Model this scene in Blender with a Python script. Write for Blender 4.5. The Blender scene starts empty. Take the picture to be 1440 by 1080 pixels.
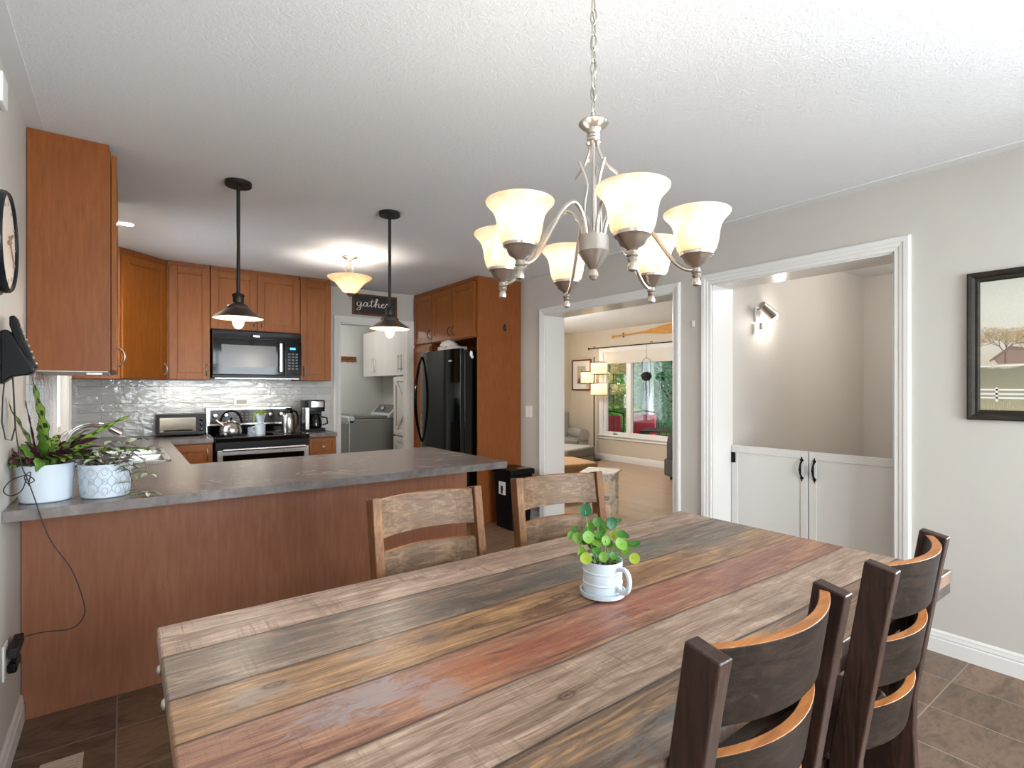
import bpy, bmesh, math, random
from mathutils import Vector, Matrix, Euler
random.seed(11)
PI = math.pi
SC = bpy.context.scene
COL = SC.collection

# ------------------------------------------------------------------ camera
cam_d = bpy.data.cameras.new('camera'); cam = bpy.data.objects.new('camera', cam_d); COL.objects.link(cam)
cam.location = (0, 0, 1.33); cam.rotation_euler = (PI/2, 0, -math.radians(36.4))
cam_d.sensor_width = 36; cam_d.lens = 742/1440*36; cam_d.shift_y = 7/1440; cam_d.clip_start = .02
SC.camera = cam
# ------------------------------------------------------------------ world, exposure
SC.view_settings.view_transform = 'Standard'; SC.view_settings.look = 'None'
SC.view_settings.gamma = 1; SC.view_settings.use_curve_mapping = False
SC.view_settings.exposure = 0.33
W = bpy.data.worlds.new('sky'); SC.world = W; W.use_nodes = True
bg = W.node_tree.nodes['Background']; bg.inputs[0].default_value = (.80, .90, 1, 1); bg.inputs[1].default_value = 1.4

def area(name, loc, rot, sx, sy, power, col):
    d = bpy.data.lights.new(name, 'AREA'); d.shape = 'RECTANGLE'; d.size = sx; d.size_y = sy; d.energy = power; d.color = col
    o = bpy.data.objects.new(name, d); COL.objects.link(o); o.location = loc; o.rotation_euler = rot; return o
def point(name, loc, power, col, r=.03):
    d = bpy.data.lights.new(name, 'POINT'); d.energy = power; d.color = col; d.shadow_soft_size = r
    o = bpy.data.objects.new(name, d); COL.objects.link(o); o.location = loc; return o
COOL = (.84, .93, 1); WARM = (1, .91, .80); NEUT = (1, .97, .94)
# daylight through the patio door behind the camera, the dining and sink windows, plus fill added at two invented windows
area('daylight_patio_door', (1.55, -2.05, 1.35), (PI/2-.35, 0, 0), 2.4, 1.9, 190, COOL)
area('daylight_dining_window', (-.75, -.75, 1.6), (0, -PI/2+.35, 0), 1.1, 1.2, 8, COOL)
area('added_side_fill', (3.9, -.75, 1.6), (0, PI/2-.35, 0), 1.1, 1.2, 270, COOL)  # fill lamp added behind the camera to brighten the left wall
area('daylight_sink_window', (-.75, 4.54, 1.65), (0, -PI/2+.35, 0), .9, .9, 26, COOL)
area('added_living_fill', (5.05, 8.05, 1.3), (-PI/2, 0, 0), 1.5, 1.4, 45, (.95, .98, 1))  # fill lamp added out of view to brighten the living room
sun_d = bpy.data.lights.new('sun', 'SUN'); sun_d.energy = 7.5; sun_d.angle = .05; sun_d.color = (1, .97, .9)
sun = bpy.data.objects.new('sun', sun_d); COL.objects.link(sun); sun.rotation_euler = (math.radians(35), math.radians(38), 0)

# ------------------------------------------------------------------ helpers
def srgb(h):
    h = h.lstrip('#'); c = [int(h[i:i+2], 16)/255 for i in (0, 2, 4)]
    return tuple([(x/12.92 if x <= .04045 else ((x+.055)/1.055)**2.4) for x in c] + [1])

class MB:
    """collects shapes into one mesh"""
    def __init__(s): s.bm = bmesh.new(); s.mi = 0; s.uv = None
    def m(s, i): s.mi = i; return s
    def face(s, vs):
        try:
            f = s.bm.faces.new(vs); f.material_index = s.mi; return f
        except ValueError: return None
    def box(s, a, b, M=None):
        x0, y0, z0 = a; x1, y1, z1 = b
        P = [(x0,y0,z0),(x1,y0,z0),(x1,y1,z0),(x0,y1,z0),(x0,y0,z1),(x1,y0,z1),(x1,y1,z1),(x0,y1,z1)]
        v = [s.bm.verts.new(M @ Vector(p) if M else p) for p in P]
        for q in ((3,2,1,0),(4,5,6,7),(0,1,5,4),(1,2,6,5),(2,3,7,6),(3,0,4,7)): s.face([v[i] for i in q])
        return s
    def cbox(s, c, d, M=None): return s.box([c[i]-d[i]/2 for i in range(3)], [c[i]+d[i]/2 for i in range(3)], M)
    def loft(s, rings, cap=True, closed=False):
        R = [[s.bm.verts.new(p) for p in r] for r in rings]; n = len(R[0])
        k = len(R) if closed else len(R)-1
        for i in range(k):
            A, B = R[i], R[(i+1) % len(R)]
            for j in range(n): s.face([A[j], A[(j+1) % n], B[(j+1) % n], B[j]])
        if cap and not closed:
            s.face(list(reversed(R[0]))); s.face(R[-1])
        return s
    def lathe(s, prof, c=(0,0,0), n=24, cap=True, M=None):
        rings = []
        for r, z in prof:
            r = max(r, 1e-4)
            ring = [Vector((r*math.cos(2*PI*j/n), r*math.sin(2*PI*j/n), z)) for j in range(n)]
            if M: ring = [M @ p for p in ring]
            rings.append([p + Vector(c) for p in ring])
        return s.loft(rings, cap)
    def cyl(s, p0, p1, r, r2=None, n=12):
        return s.tube([p0, p1], [r, r if r2 is None else r2], n)
    def tube(s, pts, r, n=8, cap=True, closed=False):
        pts = [Vector(p) for p in pts]; k = len(pts)
        rr = r if isinstance(r, (list, tuple)) else [r]*k
        rings = []; up = None
        for i, p in enumerate(pts):
            if closed: t = pts[(i+1) % k]-pts[i-1]
            else: t = pts[min(i+1, k-1)]-pts[max(i-1, 0)]
            t.normalize()
            if up is None:
                up = Vector((0,0,1)) if abs(t.z) < .9 else Vector((1,0,0))
            a = up.cross(t)
            if a.length < 1e-5: a = Vector((0,1,0)).cross(t)
            a.normalize(); b = t.cross(a); up = b
            rings.append([p + (a*math.cos(2*PI*j/n)+b*math.sin(2*PI*j/n))*rr[i] for j in range(n)])
        return s.loft(rings, cap, closed)
    def prism(s, poly, h0, h1, axis='z'):
        def P(u, v, w): return {'z': (u,v,w), 'y': (u,w,v), 'x': (w,u,v)}[axis]
        return s.loft([[P(u,v,h0) for u, v in poly], [P(u,v,h1) for u, v in poly]])
    def ball(s, c, r, sc=(1,1,1), n=12, m=8, M=None):
        rings = []
        for i in range(m+1):
            th = PI*i/m; q = max(math.sin(th), .004)
            ring = [Vector((r*sc[0]*q*math.cos(2*PI*j/n), r*sc[1]*q*math.sin(2*PI*j/n), -r*sc[2]*math.cos(th))) for j in range(n)]
            if M: ring = [M @ p for p in ring]
            rings.append([p+Vector(c) for p in ring])
        return s.loft(rings)
    def rbox(s, a, b, r, n=4):
        """box rounded about its vertical edges"""
        x0,y0,z0 = a; x1,y1,z1 = b; poly = []
        for cx, cy, a0 in ((x1-r,y1-r,0),(x0+r,y1-r,PI/2),(x0+r,y0+r,PI),(x1-r,y0+r,1.5*PI)):
            for i in range(n+1):
                t = a0+PI/2*i/n; poly.append((cx+r*math.cos(t), cy+r*math.sin(t)))
        return s.prism(poly, z0, z1)
    def build(s, name, mats, parent=None, loc=(0,0,0), rotz=0, bevel=0, seg=2, smooth=True, ang=35, sub=0):
        me = bpy.data.meshes.new(name)
        bmesh.ops.recalc_face_normals(s.bm, faces=s.bm.faces[:])
        s.bm.to_mesh(me); s.bm.free()
        for m in (mats if isinstance(mats, (list, tuple)) else [mats]): me.materials.append(m)
        if smooth:
            for p in me.polygons: p.use_smooth = True
            me.set_sharp_from_angle(angle=math.radians(ang))
        o = bpy.data.objects.new(name, me); COL.objects.link(o)
        if parent: o.parent = parent
        o.location = loc; o.rotation_euler = (0,0,rotz)
        if bevel:
            b = o.modifiers.new('bevel', 'BEVEL'); b.width = bevel; b.segments = seg; b.limit_method = 'ANGLE'; b.angle_limit = math.radians(40); b.harden_normals = True
        if sub:
            q = o.modifiers.new('sub', 'SUBSURF'); q.levels = sub; q.render_levels = sub
        return o

def tag(o, label, cat, group=None):
    o['label'] = label; o['category'] = cat
    if group: o['group'] = group
    return o
def thing(name, label, cat, loc=(0,0,0), rotz=0, group=None):
    o = bpy.data.objects.new(name, None); COL.objects.link(o); o.location = loc; o.rotation_euler = (0,0,rotz); o.empty_display_size = .05
    return tag(o, label, cat, group)
def struct(name, mb, mats, **k):
    o = mb.build(name, mats, **k); o['kind'] = 'structure'; return o
def dup(root, loc, rotz, label, name=None):
    r = root.copy(); COL.objects.link(r); r.location = loc; r.rotation_euler = (0,0,rotz); r['label'] = label
    def rec(src, dst):
        for ch in src.children:
            c = ch.copy(); COL.objects.link(c); c.parent = dst; rec(ch, c)
    rec(root, r); return r

# ------------------------------------------------------------------ materials
class NT:
    def __init__(s, name):
        s.m = bpy.data.materials.new(name); s.m.use_nodes = True; s.t = s.m.node_tree; s.b = s.t.nodes['Principled BSDF']
    def n(s, typ, **k):
        x = s.t.nodes.new(typ)
        for a, v in k.items(): setattr(x, a, v)
        return x
    def l(s, a, b): s.t.links.new(a, b)
    def coord(s, kind='Object', scale=(1,1,1), rot=(0,0,0), loc=(0,0,0)):
        c = s.n('ShaderNodeTexCoord'); mp = s.n('ShaderNodeMapping')
        mp.inputs['Scale'].default_value = scale; mp.inputs['Rotation'].default_value = rot; mp.inputs['Location'].default_value = loc
        s.l(c.outputs[kind], mp.inputs[0]); return mp.outputs[0]
    def noise(s, vec, scale, detail=4, rough=.55, dist=0):
        x = s.n('ShaderNodeTexNoise'); x.inputs['Scale'].default_value = scale; x.inputs['Detail'].default_value = detail
        x.inputs['Roughness'].default_value = rough; x.inputs['Distortion'].default_value = dist; s.l(vec, x.inputs['Vector']); return x.outputs['Fac']
    def ramp(s, fac, stops, interp='LINEAR'):
        x = s.n('ShaderNodeValToRGB'); x.color_ramp.interpolation = interp; e = x.color_ramp.elements
        while len(e) < len(stops): e.new(1)
        for i, (p, c) in enumerate(stops): e[i].position = p; e[i].color = c if len(c) == 4 else (*c, 1)
        s.l(fac, x.inputs[0]); return x.outputs[0]
    def mix(s, fac, a, b, mode='MIX'):
        x = s.n('ShaderNodeMix', data_type='RGBA', blend_type=mode)
        for sock, v in ((x.inputs[0], fac), (x.inputs[6], a), (x.inputs[7], b)):
            if isinstance(v, (int, float, tuple)): sock.default_value = v
            else: s.l(v, sock)
        return x.outputs[2]
    def math(s, op, a, b=0, c=0):
        x = s.n('ShaderNodeMath', operation=op)
        for i, v in enumerate((a, b, c)):
            if isinstance(v, (int, float)): x.inputs[i].default_value = v
            else: s.l(v, x.inputs[i])
        return x.outputs[0]
    def bump(s, h, strength=.2, dist=.002, prev=None):
        x = s.n('ShaderNodeBump'); x.inputs['Strength'].default_value = strength; x.inputs['Distance'].default_value = dist
        s.l(h, x.inputs['Height'])
        if prev is not None: s.l(prev, x.inputs['Normal'])
        s.l(x.outputs[0], s.b.inputs['Normal']); return x.outputs[0]
    def set(s, **k):
        for a, v in k.items():
            a = {'col': 'Base Color', 'rough': 'Roughness', 'metal': 'Metallic', 'spec': 'Specular IOR Level', 'trans': 'Transmission Weight',
                 'em': 'Emission Color', 'es': 'Emission Strength', 'coat': 'Coat Weight', 'coatr': 'Coat Roughness', 'alpha': 'Alpha', 'ior': 'IOR', 'sheen': 'Sheen Weight'}[a]
            if isinstance(v, (int, float, tuple)): s.b.inputs[a].default_value = v
            else: s.l(v, s.b.inputs[a])
        return s.m
def flat(name, h, rough=.5, metal=0, **k):
    t = NT(name); return t.set(col=srgb(h), rough=rough, metal=metal, **k)
def sepxyz(t, vec):
    x = t.n('ShaderNodeSeparateXYZ'); t.l(vec, x.inputs[0]); return x.outputs

def paint(name, h, rough=.6, amt=.05, bump=.05):
    t = NT(name); v = t.coord(); n = t.noise(v, 2.2, 3); c = srgb(h)
    col = t.mix(n, c, tuple([x*(1-amt*2) for x in c[:3]]+[1])); f = t.noise(v, 260, 2)
    t.bump(f, bump, .001); return t.set(col=col, rough=rough)
M = {}
M['wall'] = paint('wall_paint', 'c2bcb3', .62)
M['wall_white'] = paint('laundry_paint', 'cfcdc6', .6)
M['living'] = paint('living_paint', 'c6b9a4', .62)
M['trim'] = paint('trim_paint', 'dddad5', .32, .01, .01)
M['trimgloss'] = paint('trim_gloss_paint', 'dedad4', .22, .01, .01)
M['gate'] = paint('gate_paint', 'd9d6d0', .4, .02, .02)
def ceiling_mat():
    t = NT('ceiling_texture'); v = t.coord(); a = t.noise(v, 55, 5, .6, 1.2); b = t.noise(v, 140, 3)
    h = t.math('ADD', t.ramp(a, [(.42, (0,0,0)), (.62, (1,1,1))]), t.math('MULTIPLY', b, .5))
    t.bump(h, .35, .0035); return t.set(col=srgb('e3e3e3'), rough=.75)
M['ceiling'] = ceiling_mat(); M['ceil_flat'] = paint('ceiling_border_paint', 'dfdfde', .6, .01)

def cab_wood(name, c1, c2, c3, rough=.38, stretch=(7, 7, .7)):
    t = NT(name); v = t.coord(scale=stretch); big = t.noise(t.coord(scale=(1,1,.6)), 4, 3, .6, .4)
    g = t.noise(v, 9, 5, .6, .3); fine = t.noise(t.coord(scale=(stretch[0]*6, stretch[1]*6, stretch[2]*3)), 12, 3)
    col = t.ramp(g, [(.25, srgb(c1)), (.5, srgb(c2)), (.78, srgb(c3))])
    col = t.mix(t.ramp(big, [(.3, (0,0,0)), (.75, (.55,.55,.55))]), col, srgb(c1)); col = t.mix(t.math('MULTIPLY', fine, .14), col, (0.05,.015,.004,1))
    t.bump(fine, .04, .0006); return t.set(col=col, rough=rough, spec=.28)
M['cab'] = cab_wood('maple_cabinet', '7e4414', '8e521c', '9b5f26')
M['cab_panel'] = cab_wood('maple_side_panel', '7b421a', '8a4e22', '965a2b')
M['pen_panel'] = cab_wood('peninsula_panel', '8f5a40', '9b664b', 'a77359', .38)
M['cab_dark'] = flat('cabinet_reveal', '2a150b', .6)
M['underside'] = flat('cabinet_underside', 'cfcac2', .5)

def counter_mat():
    t = NT('slate_laminate'); v = t.coord(); a = t.noise(v, 5, 6, .65, .8); b = t.noise(v, 34, 4)
    col = t.ramp(t.math('ADD', t.math('MULTIPLY', a, .75), t.math('MULTIPLY', b, .25)), [(.34, srgb('524b48')), (.5, srgb('6a625e')), (.68, srgb('827b77'))])
    return t.set(col=col, rough=.27)
M['counter'] = counter_mat()

def splash(name, mapping):
    t = NT(name); c = t.n('ShaderNodeTexCoord'); s = sepxyz(t, c.outputs['Object']); cb = t.n('ShaderNodeCombineXYZ')
    t.l(s[mapping[0]], cb.inputs[0]); t.l(s[2], cb.inputs[1])
    br = t.n('ShaderNodeTexBrick'); br.inputs['Scale'].default_value = 1; br.inputs['Brick Width'].default_value = .30; br.inputs['Row Height'].default_value = .075
    br.inputs['Mortar Size'].default_value = .0015; br.inputs['Mortar Smooth'].default_value = .4; br.inputs['Color1'].default_value = srgb('b7b6b2'); br.inputs['Color2'].default_value = srgb('c3c1bc'); br.inputs['Mortar'].default_value = srgb('8f8d89')
    br.offset = .5; t.l(cb.outputs[0], br.inputs[0])
    n1 = t.noise(t.coord(scale=(1,1,2.2)), 9, 3, .55, .6)
    h = t.math('ADD', t.math('MULTIPLY', br.outputs['Fac'], -.5), t.math('MULTIPLY', n1, 1.5))
    t.bump(h, .55, .008); return t.set(col=br.outputs['Color'], rough=.09, spec=.6)
M['splash_back'] = splash('backsplash_tile', (0,)); M['splash_left'] = splash('backsplash_tile_side', (1,))

def floor_tile():
    t = NT('slate_floor_tile'); c = t.n('ShaderNodeTexCoord'); mp = t.n('ShaderNodeMapping'); mp.inputs['Location'].default_value = (.02+6.1, -.745+6.1, 0); t.l(c.outputs['Object'], mp.inputs[0])
    v = mp.outputs[0]; s = sepxyz(t, v)
    def brick(vec, w, h):
        br = t.n('ShaderNodeTexBrick'); br.offset = 0; br.inputs['Scale'].default_value = 1; br.inputs['Brick Width'].default_value = w; br.inputs['Row Height'].default_value = h
        br.inputs['Mortar Size'].default_value = .0028; br.inputs['Mortar Smooth'].default_value = .1; br.inputs['Bias'].default_value = 0
        br.inputs['Color1'].default_value = (0,0,0,1); br.inputs['Color2'].default_value = (1,1,1,1); br.inputs['Mortar'].default_value = (.5,.5,.5,1); t.l(vec, br.inputs[0]); return br
    bA = brick(v, .61, .305); bB = brick(v, .305, .61)
    side = t.math('GREATER_THAN', s[0], 1.25+6.12)
    fac = t.mix(side, bA.outputs['Fac'], bB.outputs['Fac']); rnd = t.mix(side, bA.outputs['Color'], bB.outputs['Color'])
    off = t.n('ShaderNodeVectorMath', operation='MULTIPLY_ADD'); t.l(rnd, off.inputs[0]); off.inputs[1].default_value = (9,7,5); t.l(v, off.inputs[2])
    mp2 = t.n('ShaderNodeMapping'); mp2.inputs['Scale'].default_value = (1.3, 3.6, 1); mp2.inputs['Rotation'].default_value = (0,0,.25); t.l(off.outputs[0], mp2.inputs[0])
    n1 = t.noise(mp2.outputs[0], 2.4, 7, .68, 1.0); n2 = t.noise(mp2.outputs[0], 13, 5, .6, .5)
    col = t.ramp(n1, [(.28, srgb('4c3b2f')), (.42, srgb('6a5443')), (.52, srgb('846a55')), (.62, srgb('6a5442')), (.78, srgb('7c5f49'))])
    tone = t.ramp(rnd, [(0, (.66,.68,.70)), (1, (1.05,1.0,.95))]); col = t.mix(1.0, col, tone, 'MULTIPLY')
    col = t.mix(t.math('MULTIPLY', t.ramp(n2, [(.5, (0,0,0)), (.7, (1,1,1))]), .25), col, srgb('3c322c'))
    col = t.mix(fac, col, srgb('8d8177'))
    h = t.math('SUBTRACT', t.math('MULTIPLY', n1, .6), t.math('MULTIPLY', fac, 1.0)); t.bump(h, .35, .004)
    return t.set(col=col, rough=t.math('MULTIPLY_ADD', n2, .25, .24))
M['floor'] = floor_tile()

def hardwood():
    t = NT('oak_floor'); v = t.coord(rot=(0,0,PI/2)); br = t.n('ShaderNodeTexBrick'); br.offset = .37
    for a, b in (('Scale', 1), ('Brick Width', 1.1), ('Row Height', .083), ('Mortar Size', .0012), ('Bias', 0)): br.inputs[a].default_value = b
    br.inputs['Color1'].default_value = srgb('b89c7e'); br.inputs['Color2'].default_value = srgb('a68b70'); br.inputs['Mortar'].default_value = srgb('5c3a20'); t.l(v, br.inputs[0])
    n = t.noise(t.coord(scale=(10,1,1)), 7, 5, .6, .3); col = t.mix(t.math('MULTIPLY', n, .45), br.outputs['Color'], srgb('86684c'))
    t.bump(n, .1, .001); return t.set(col=col, rough=.3, spec=.6)
M['oak_floor'] = hardwood()

def table_mat():
    t = NT('reclaimed_tabletop'); c = t.n('ShaderNodeTexCoord'); s = sepxyz(t, c.outputs['Object']); X, Y = s[0], s[1]   # local: x 0..2.035, y 0..1.005 from the near edge
    yw = t.math('ADD', Y, t.math('MULTIPLY_ADD', t.noise(t.coord(), 1.3, 2), .03, -.015))
    u = t.math('DIVIDE', yw, 1.005)
    B = [0, .142, .308, .478, .628, .822]
    mid = t.ramp(u, list(zip(B, [srgb(h) for h in ('7a6250', 'a08674', '8f6652', '93704f', '796656', 'a58a79')])), 'CONSTANT')
    dark = t.ramp(u, list(zip(B, [srgb(h) for h in ('54443a', '7c6554', '6a4030', '664830', '50463f', '7a6354')])), 'CONSTANT')
    lite = t.ramp(u, list(zip(B, [srgb(h) for h in ('ad8760', 'c0a793', 'b08260', 'bb9062', '9c8875', 'c4aa9a')])), 'CONSTANT')
    seed = t.ramp(u, list(zip(B, [(x,x,x) for x in (.1,.9,.35,.7,.55,.2)])), 'CONSTANT')
    def off(sc, k=5):
        cb = t.n('ShaderNodeCombineXYZ'); t.l(t.math('MULTIPLY', X, sc[0]), cb.inputs[0]); t.l(t.math('MULTIPLY', Y, sc[1]), cb.inputs[1]); t.l(t.math('MULTIPLY', seed, k), cb.inputs[2]); return cb.outputs[0]
    g = t.noise(off((1.6, 14)), 2.6, 7, .68, 1.1); g2 = t.noise(off((5, 90)), 2.2, 4, .6, .5); blot = t.noise(off((2.2, 5)), 1.9, 4, .6, .6)
    col = t.mix(t.ramp(g, [(.40, (1,1,1)), (.50, (0,0,0))]), mid, dark)
    col = t.mix(t.ramp(g, [(.52, (0,0,0)), (.62, (.9,.9,.9))]), col, lite)
    col = t.mix(t.math('MULTIPLY', t.ramp(g2, [(.46, (0,0,0)), (.66, (1,1,1))]), .5), col, dark)
    col = t.mix(t.math('MULTIPLY', t.ramp(blot, [(.52, (0,0,0)), (.68, (1,1,1))]), .55), col, dark)
    ln = t.noise(off((3, 150), 7), 2.0, 3, .6, .4); col = t.mix(t.math('MULTIPLY', t.ramp(ln, [(.56, (0,0,0)), (.64, (1,1,1))]), .42), col, srgb('38291f')); col = t.mix(t.math('MULTIPLY', t.ramp(ln, [(.34, (1,1,1)), (.42, (0,0,0))]), .25), col, lite)
    # saw marks across the rough planks
    cut = t.noise(off((60, 3)), 1.6, 3, .7, .2); rough_pl = t.ramp(u, list(zip(B, [(x,x,x) for x in (.15,.9,.35,.2,.5,1)])), 'CONSTANT')
    sawm = t.math('MULTIPLY', t.math('MULTIPLY', t.ramp(cut, [(.52, (0,0,0)), (.66, (1,1,1))]), rough_pl), t.ramp(t.noise(off((2.5,6), 9), 1.7, 2), [(.38, (0,0,0)), (.6, (1,1,1))]))
    col = t.mix(t.math('MULTIPLY', sawm, .8), col, dark)
    # stains and paint remains with their own shape: (x, y, rx, ry, colour, strength)
    nz = t.math('MULTIPLY_ADD', t.noise(t.coord(scale=(1, 2.6, 1)), 11, 7, .75, 1.2), 4.4, -2.2)
    for px, py, rx, ry, h, st in ((.72,.39,.28,.05,'8c4630',.5),(.50,.40,.15,.06,'a5623f',.4),(1.10,.42,.30,.05,'8a4636',.45),(1.55,.40,.34,.07,'7c4a40',.45),
                                  (.30,.43,.13,.055,'8f7f7e',.85),(.42,.36,.05,.05,'93837f',.7),(.22,.41,.07,.03,'8d8080',.5),(.14,.56,.07,.035,'8e8178',.6),(.36,.59,.07,.025,'8b8079',.5),(.50,.56,.05,.03,'5a4b45',.6),
                                  (.95,.70,.22,.05,'4f4b46',.75),(1.35,.72,.34,.055,'56625d',.55),(1.72,.60,.22,.06,'62605b',.45),(.62,.69,.14,.06,'46413c',.7),(.76,.05,.20,.05,'6a6f70',.5),(.16,.76,.14,.045,'5f5650',.5),(.80,.54,.10,.035,'54361f',.7),(1.28,.55,.28,.05,'6a4027',.5)):
        d = t.math('SQRT', t.math('ADD', t.math('POWER', t.math('DIVIDE', t.math('SUBTRACT', X, px), rx), 2), t.math('POWER', t.math('DIVIDE', t.math('SUBTRACT', Y, py), ry), 2)))
        k = t.math('SUBTRACT', 1.1, t.math('ADD', d, nz)); k = t.math('MULTIPLY', t.ramp(k, [(.05, (0,0,0)), (.6, (1,1,1))]), st)
        col = t.mix(k, col, srgb(h))
    # knots
    for px, py, r in ((.82,.555,.022),(.90,.575,.028),(.62,.555,.020),(.50,.575,.013),(.60,.215,.02),(.17,.575,.02)):
        d = t.math('SQRT', t.math('ADD', t.math('POWER', t.math('DIVIDE', t.math('SUBTRACT', X, px), r*1.5), 2), t.math('POWER', t.math('DIVIDE', t.math('SUBTRACT', Y, py), r*.7), 2)))
        d = t.math('ADD', d, t.math('MULTIPLY', nz, .25))
        k = t.ramp(d, [(0, (.9,.9,.9)), (.35, (.2,.2,.2)), (.55, (.9,.9,.9)), (.9, (.1,.1,.1)), (1, (0,0,0))]); col = t.mix(k, col, srgb('4a2f1e'))
    edge = None
    for b in B[1:]:
        e = t.ramp(t.math('ABSOLUTE', t.math('SUBTRACT', u, b)), [(0, (1,1,1)), (.0045, (0,0,0))]); edge = e if edge is None else t.math('MAXIMUM', edge, e)
    col = t.mix(t.math('MULTIPLY', edge, .9), col, srgb('2c2019'))
    h = t.math('SUBTRACT', t.math('MULTIPLY_ADD', g2, .35, t.math('MULTIPLY', g, .5)), t.math('ADD', t.math('MULTIPLY', edge, .8), t.math('MULTIPLY', sawm, .8)))
    t.bump(h, .7, .003)
    return t.set(col=col, rough=t.math('MULTIPLY_ADD', g2, .25, .28), coat=.08, coatr=.25)
M['table'] = table_mat()

def old_wood(name, c1, c2, c3, axis=0, rough=.45):
    sc = [14, 14, 14]; sc[axis] = 1.4
    t = NT(name); g = t.noise(t.coord(scale=tuple(sc)), 3.2, 7, .68, 1.6); f = t.noise(t.coord(scale=tuple([x*4 for x in sc])), 6, 4); cr = t.noise(t.coord(scale=(9,9,9)), 1, 3)
    ax = [2, 2, 2]; ax[axis] = 70; saw = t.noise(t.coord(scale=tuple(ax)), 2.5, 3)
    col = t.ramp(g, [(.3, srgb(c1)), (.5, srgb(c2)), (.72, srgb(c3))]); col = t.mix(t.math('MULTIPLY', t.ramp(cr, [(.4, (0,0,0)), (.7, (1,1,1))]), .45), col, srgb(c1))
    col = t.mix(t.math('MULTIPLY', t.ramp(saw, [(.55, (0,0,0)), (.68, (1,1,1))]), .25), col, srgb(c1))
    t.bump(t.math('ADD', g, t.math('MULTIPLY', f, .5)), .35, .002); return t.set(col=col, rough=rough, spec=.3)
M['slat'] = old_wood('chair_slat_wood', '4f3b2c', '7c614a', 'a5876a', 0)
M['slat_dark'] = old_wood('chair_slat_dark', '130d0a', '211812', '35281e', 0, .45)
M['slat_dark'].node_tree.nodes['Principled BSDF'].inputs['Specular IOR Level'].default_value = .14
M['slat_edge'] = old_wood('chair_slat_edge', '7d4a20', 'a06432', 'b87c48', 0, .4)
M['post'] = old_wood('chair_post_wood', '573821', '7f5636', '9a6f49', 2)
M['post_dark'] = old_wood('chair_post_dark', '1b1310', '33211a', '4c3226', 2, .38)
M['apron'] = old_wood('table_apron_wood', '2b2420', '453a33', '5c4d43', 0)
M['seat_leather'] = flat('brown_leather', '3a221a', .35)

M['nickel'] = flat('brushed_nickel', 'b8b2aa', .3, 1)
M['steel'] = flat('stainless_steel', 'bfbcb8', .24, 1)
M['chrome'] = flat('chrome', 'd8d8d8', .1, 1)
M['bronze'] = flat('dark_bronze', '2b2521', .42, .6)
M['bronze_shade'] = flat('bronze_shade', '4d3f37', .4, .5)
M['black'] = flat('black_plastic', '0a0a0b', .32, spec=.22)
M['black_gloss'] = flat('black_gloss', '050506', .06, spec=.35)
M['cooktop'] = flat('cooktop_glass', '08080a', .05)
M['fridge_black'] = flat('fridge_black_gloss', '060a08', .07, spec=.38)
M['black_iron'] = flat('black_iron', '17130f', .4, .7)
M['white_plastic'] = flat('white_plastic', 'e4e2de', .35)
M['ceramic'] = flat('white_ceramic', 'c6d0d8', .32)
M['ceramic_blue'] = flat('bluish_white_ceramic', 'c9d2da', .35)
M['appliance'] = flat('appliance_grey', '96958f', .25, .6)
M['appliance_lt'] = flat('appliance_light', 'b9bcbd', .3, .3)
M['soil'] = paint('soil', '3b2a20', .95, .3)
M['glassy_dark'] = flat('dark_glass', '0e0f10', .04)
M['cord'] = flat('cord_rubber', '1d1a18', .6)
M['display'] = NT('display').set(col=(0,0,0,1), em=srgb('3a8ee8'), es=3.0)
def glass():
    t = NT('window_glass'); tr = t.n('ShaderNodeBsdfTransparent'); gl = t.n('ShaderNodeBsdfGlossy'); gl.inputs['Roughness'].default_value = .02
    fr = t.n('ShaderNodeFresnel'); fr.inputs[0].default_value = 1.45; mx = t.n('ShaderNodeMixShader'); t.l(t.math('MULTIPLY', fr.outputs[0], .8), mx.inputs[0]); t.l(tr.outputs[0], mx.inputs[1]); t.l(gl.outputs[0], mx.inputs[2])
    t.l(mx.outputs[0], t.t.nodes['Material Output'].inputs[0]); return t.m
M['glass'] = glass()
def shade_glass(name, h, es, h2):
    t = NT(name); n = t.noise(t.coord(), 14, 5, .65, 1.6); col = t.mix(t.ramp(n, [(.4, (0,0,0)), (.62, (1,1,1))]), srgb(h), srgb(h2))
    tr = t.n('ShaderNodeBsdfTranslucent'); t.l(col, tr.inputs[0]); mx = t.n('ShaderNodeMixShader'); mx.inputs[0].default_value = .55
    t.set(col=col, rough=.3, em=col, es=es); t.l(t.b.outputs[0], mx.inputs[1]); t.l(tr.outputs[0], mx.inputs[2]); t.l(mx.outputs[0], t.t.nodes['Material Output'].inputs[0]); return t.m
M['shade'] = shade_glass('alabaster_glass', 'efe4d6', .07, 'e0cdb2')
M['shade_amber'] = shade_glass('amber_glass', 'ffe8cc', .3, 'f3d3a8')
M['linen'] = shade_glass('linen_shade', 'fbe6c4', .45, 'f4d9ac')
M['bulb'] = NT('lit_bulb').set(col=(1,1,1,1), em=(1, .90, .76, 1), es=9)
def clear_bulb():
    t = NT('lit_bulb_clear'); e = t.n('ShaderNodeEmission'); e.inputs[0].default_value = (1,.84,.62,1); e.inputs[1].default_value = 3.2
    tr = t.n('ShaderNodeBsdfTransparent'); mx = t.n('ShaderNodeMixShader'); mx.inputs[0].default_value = .30
    t.l(tr.outputs[0], mx.inputs[1]); t.l(e.outputs[0], mx.inputs[2]); t.l(mx.outputs[0], t.t.nodes['Material Output'].inputs[0]); return t.m
M['bulb_c'] = clear_bulb()
M['led'] = NT('led_disc').set(col=(1,1,1,1), em=(1, .93, .8, 1), es=9)

# ------------------------------------------------------------------ room constants
XL, XR, YB, H = -.33, 3.32, 5.74, 2.44
YF = -1.6; CB = 1.41; CT = .914

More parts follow.
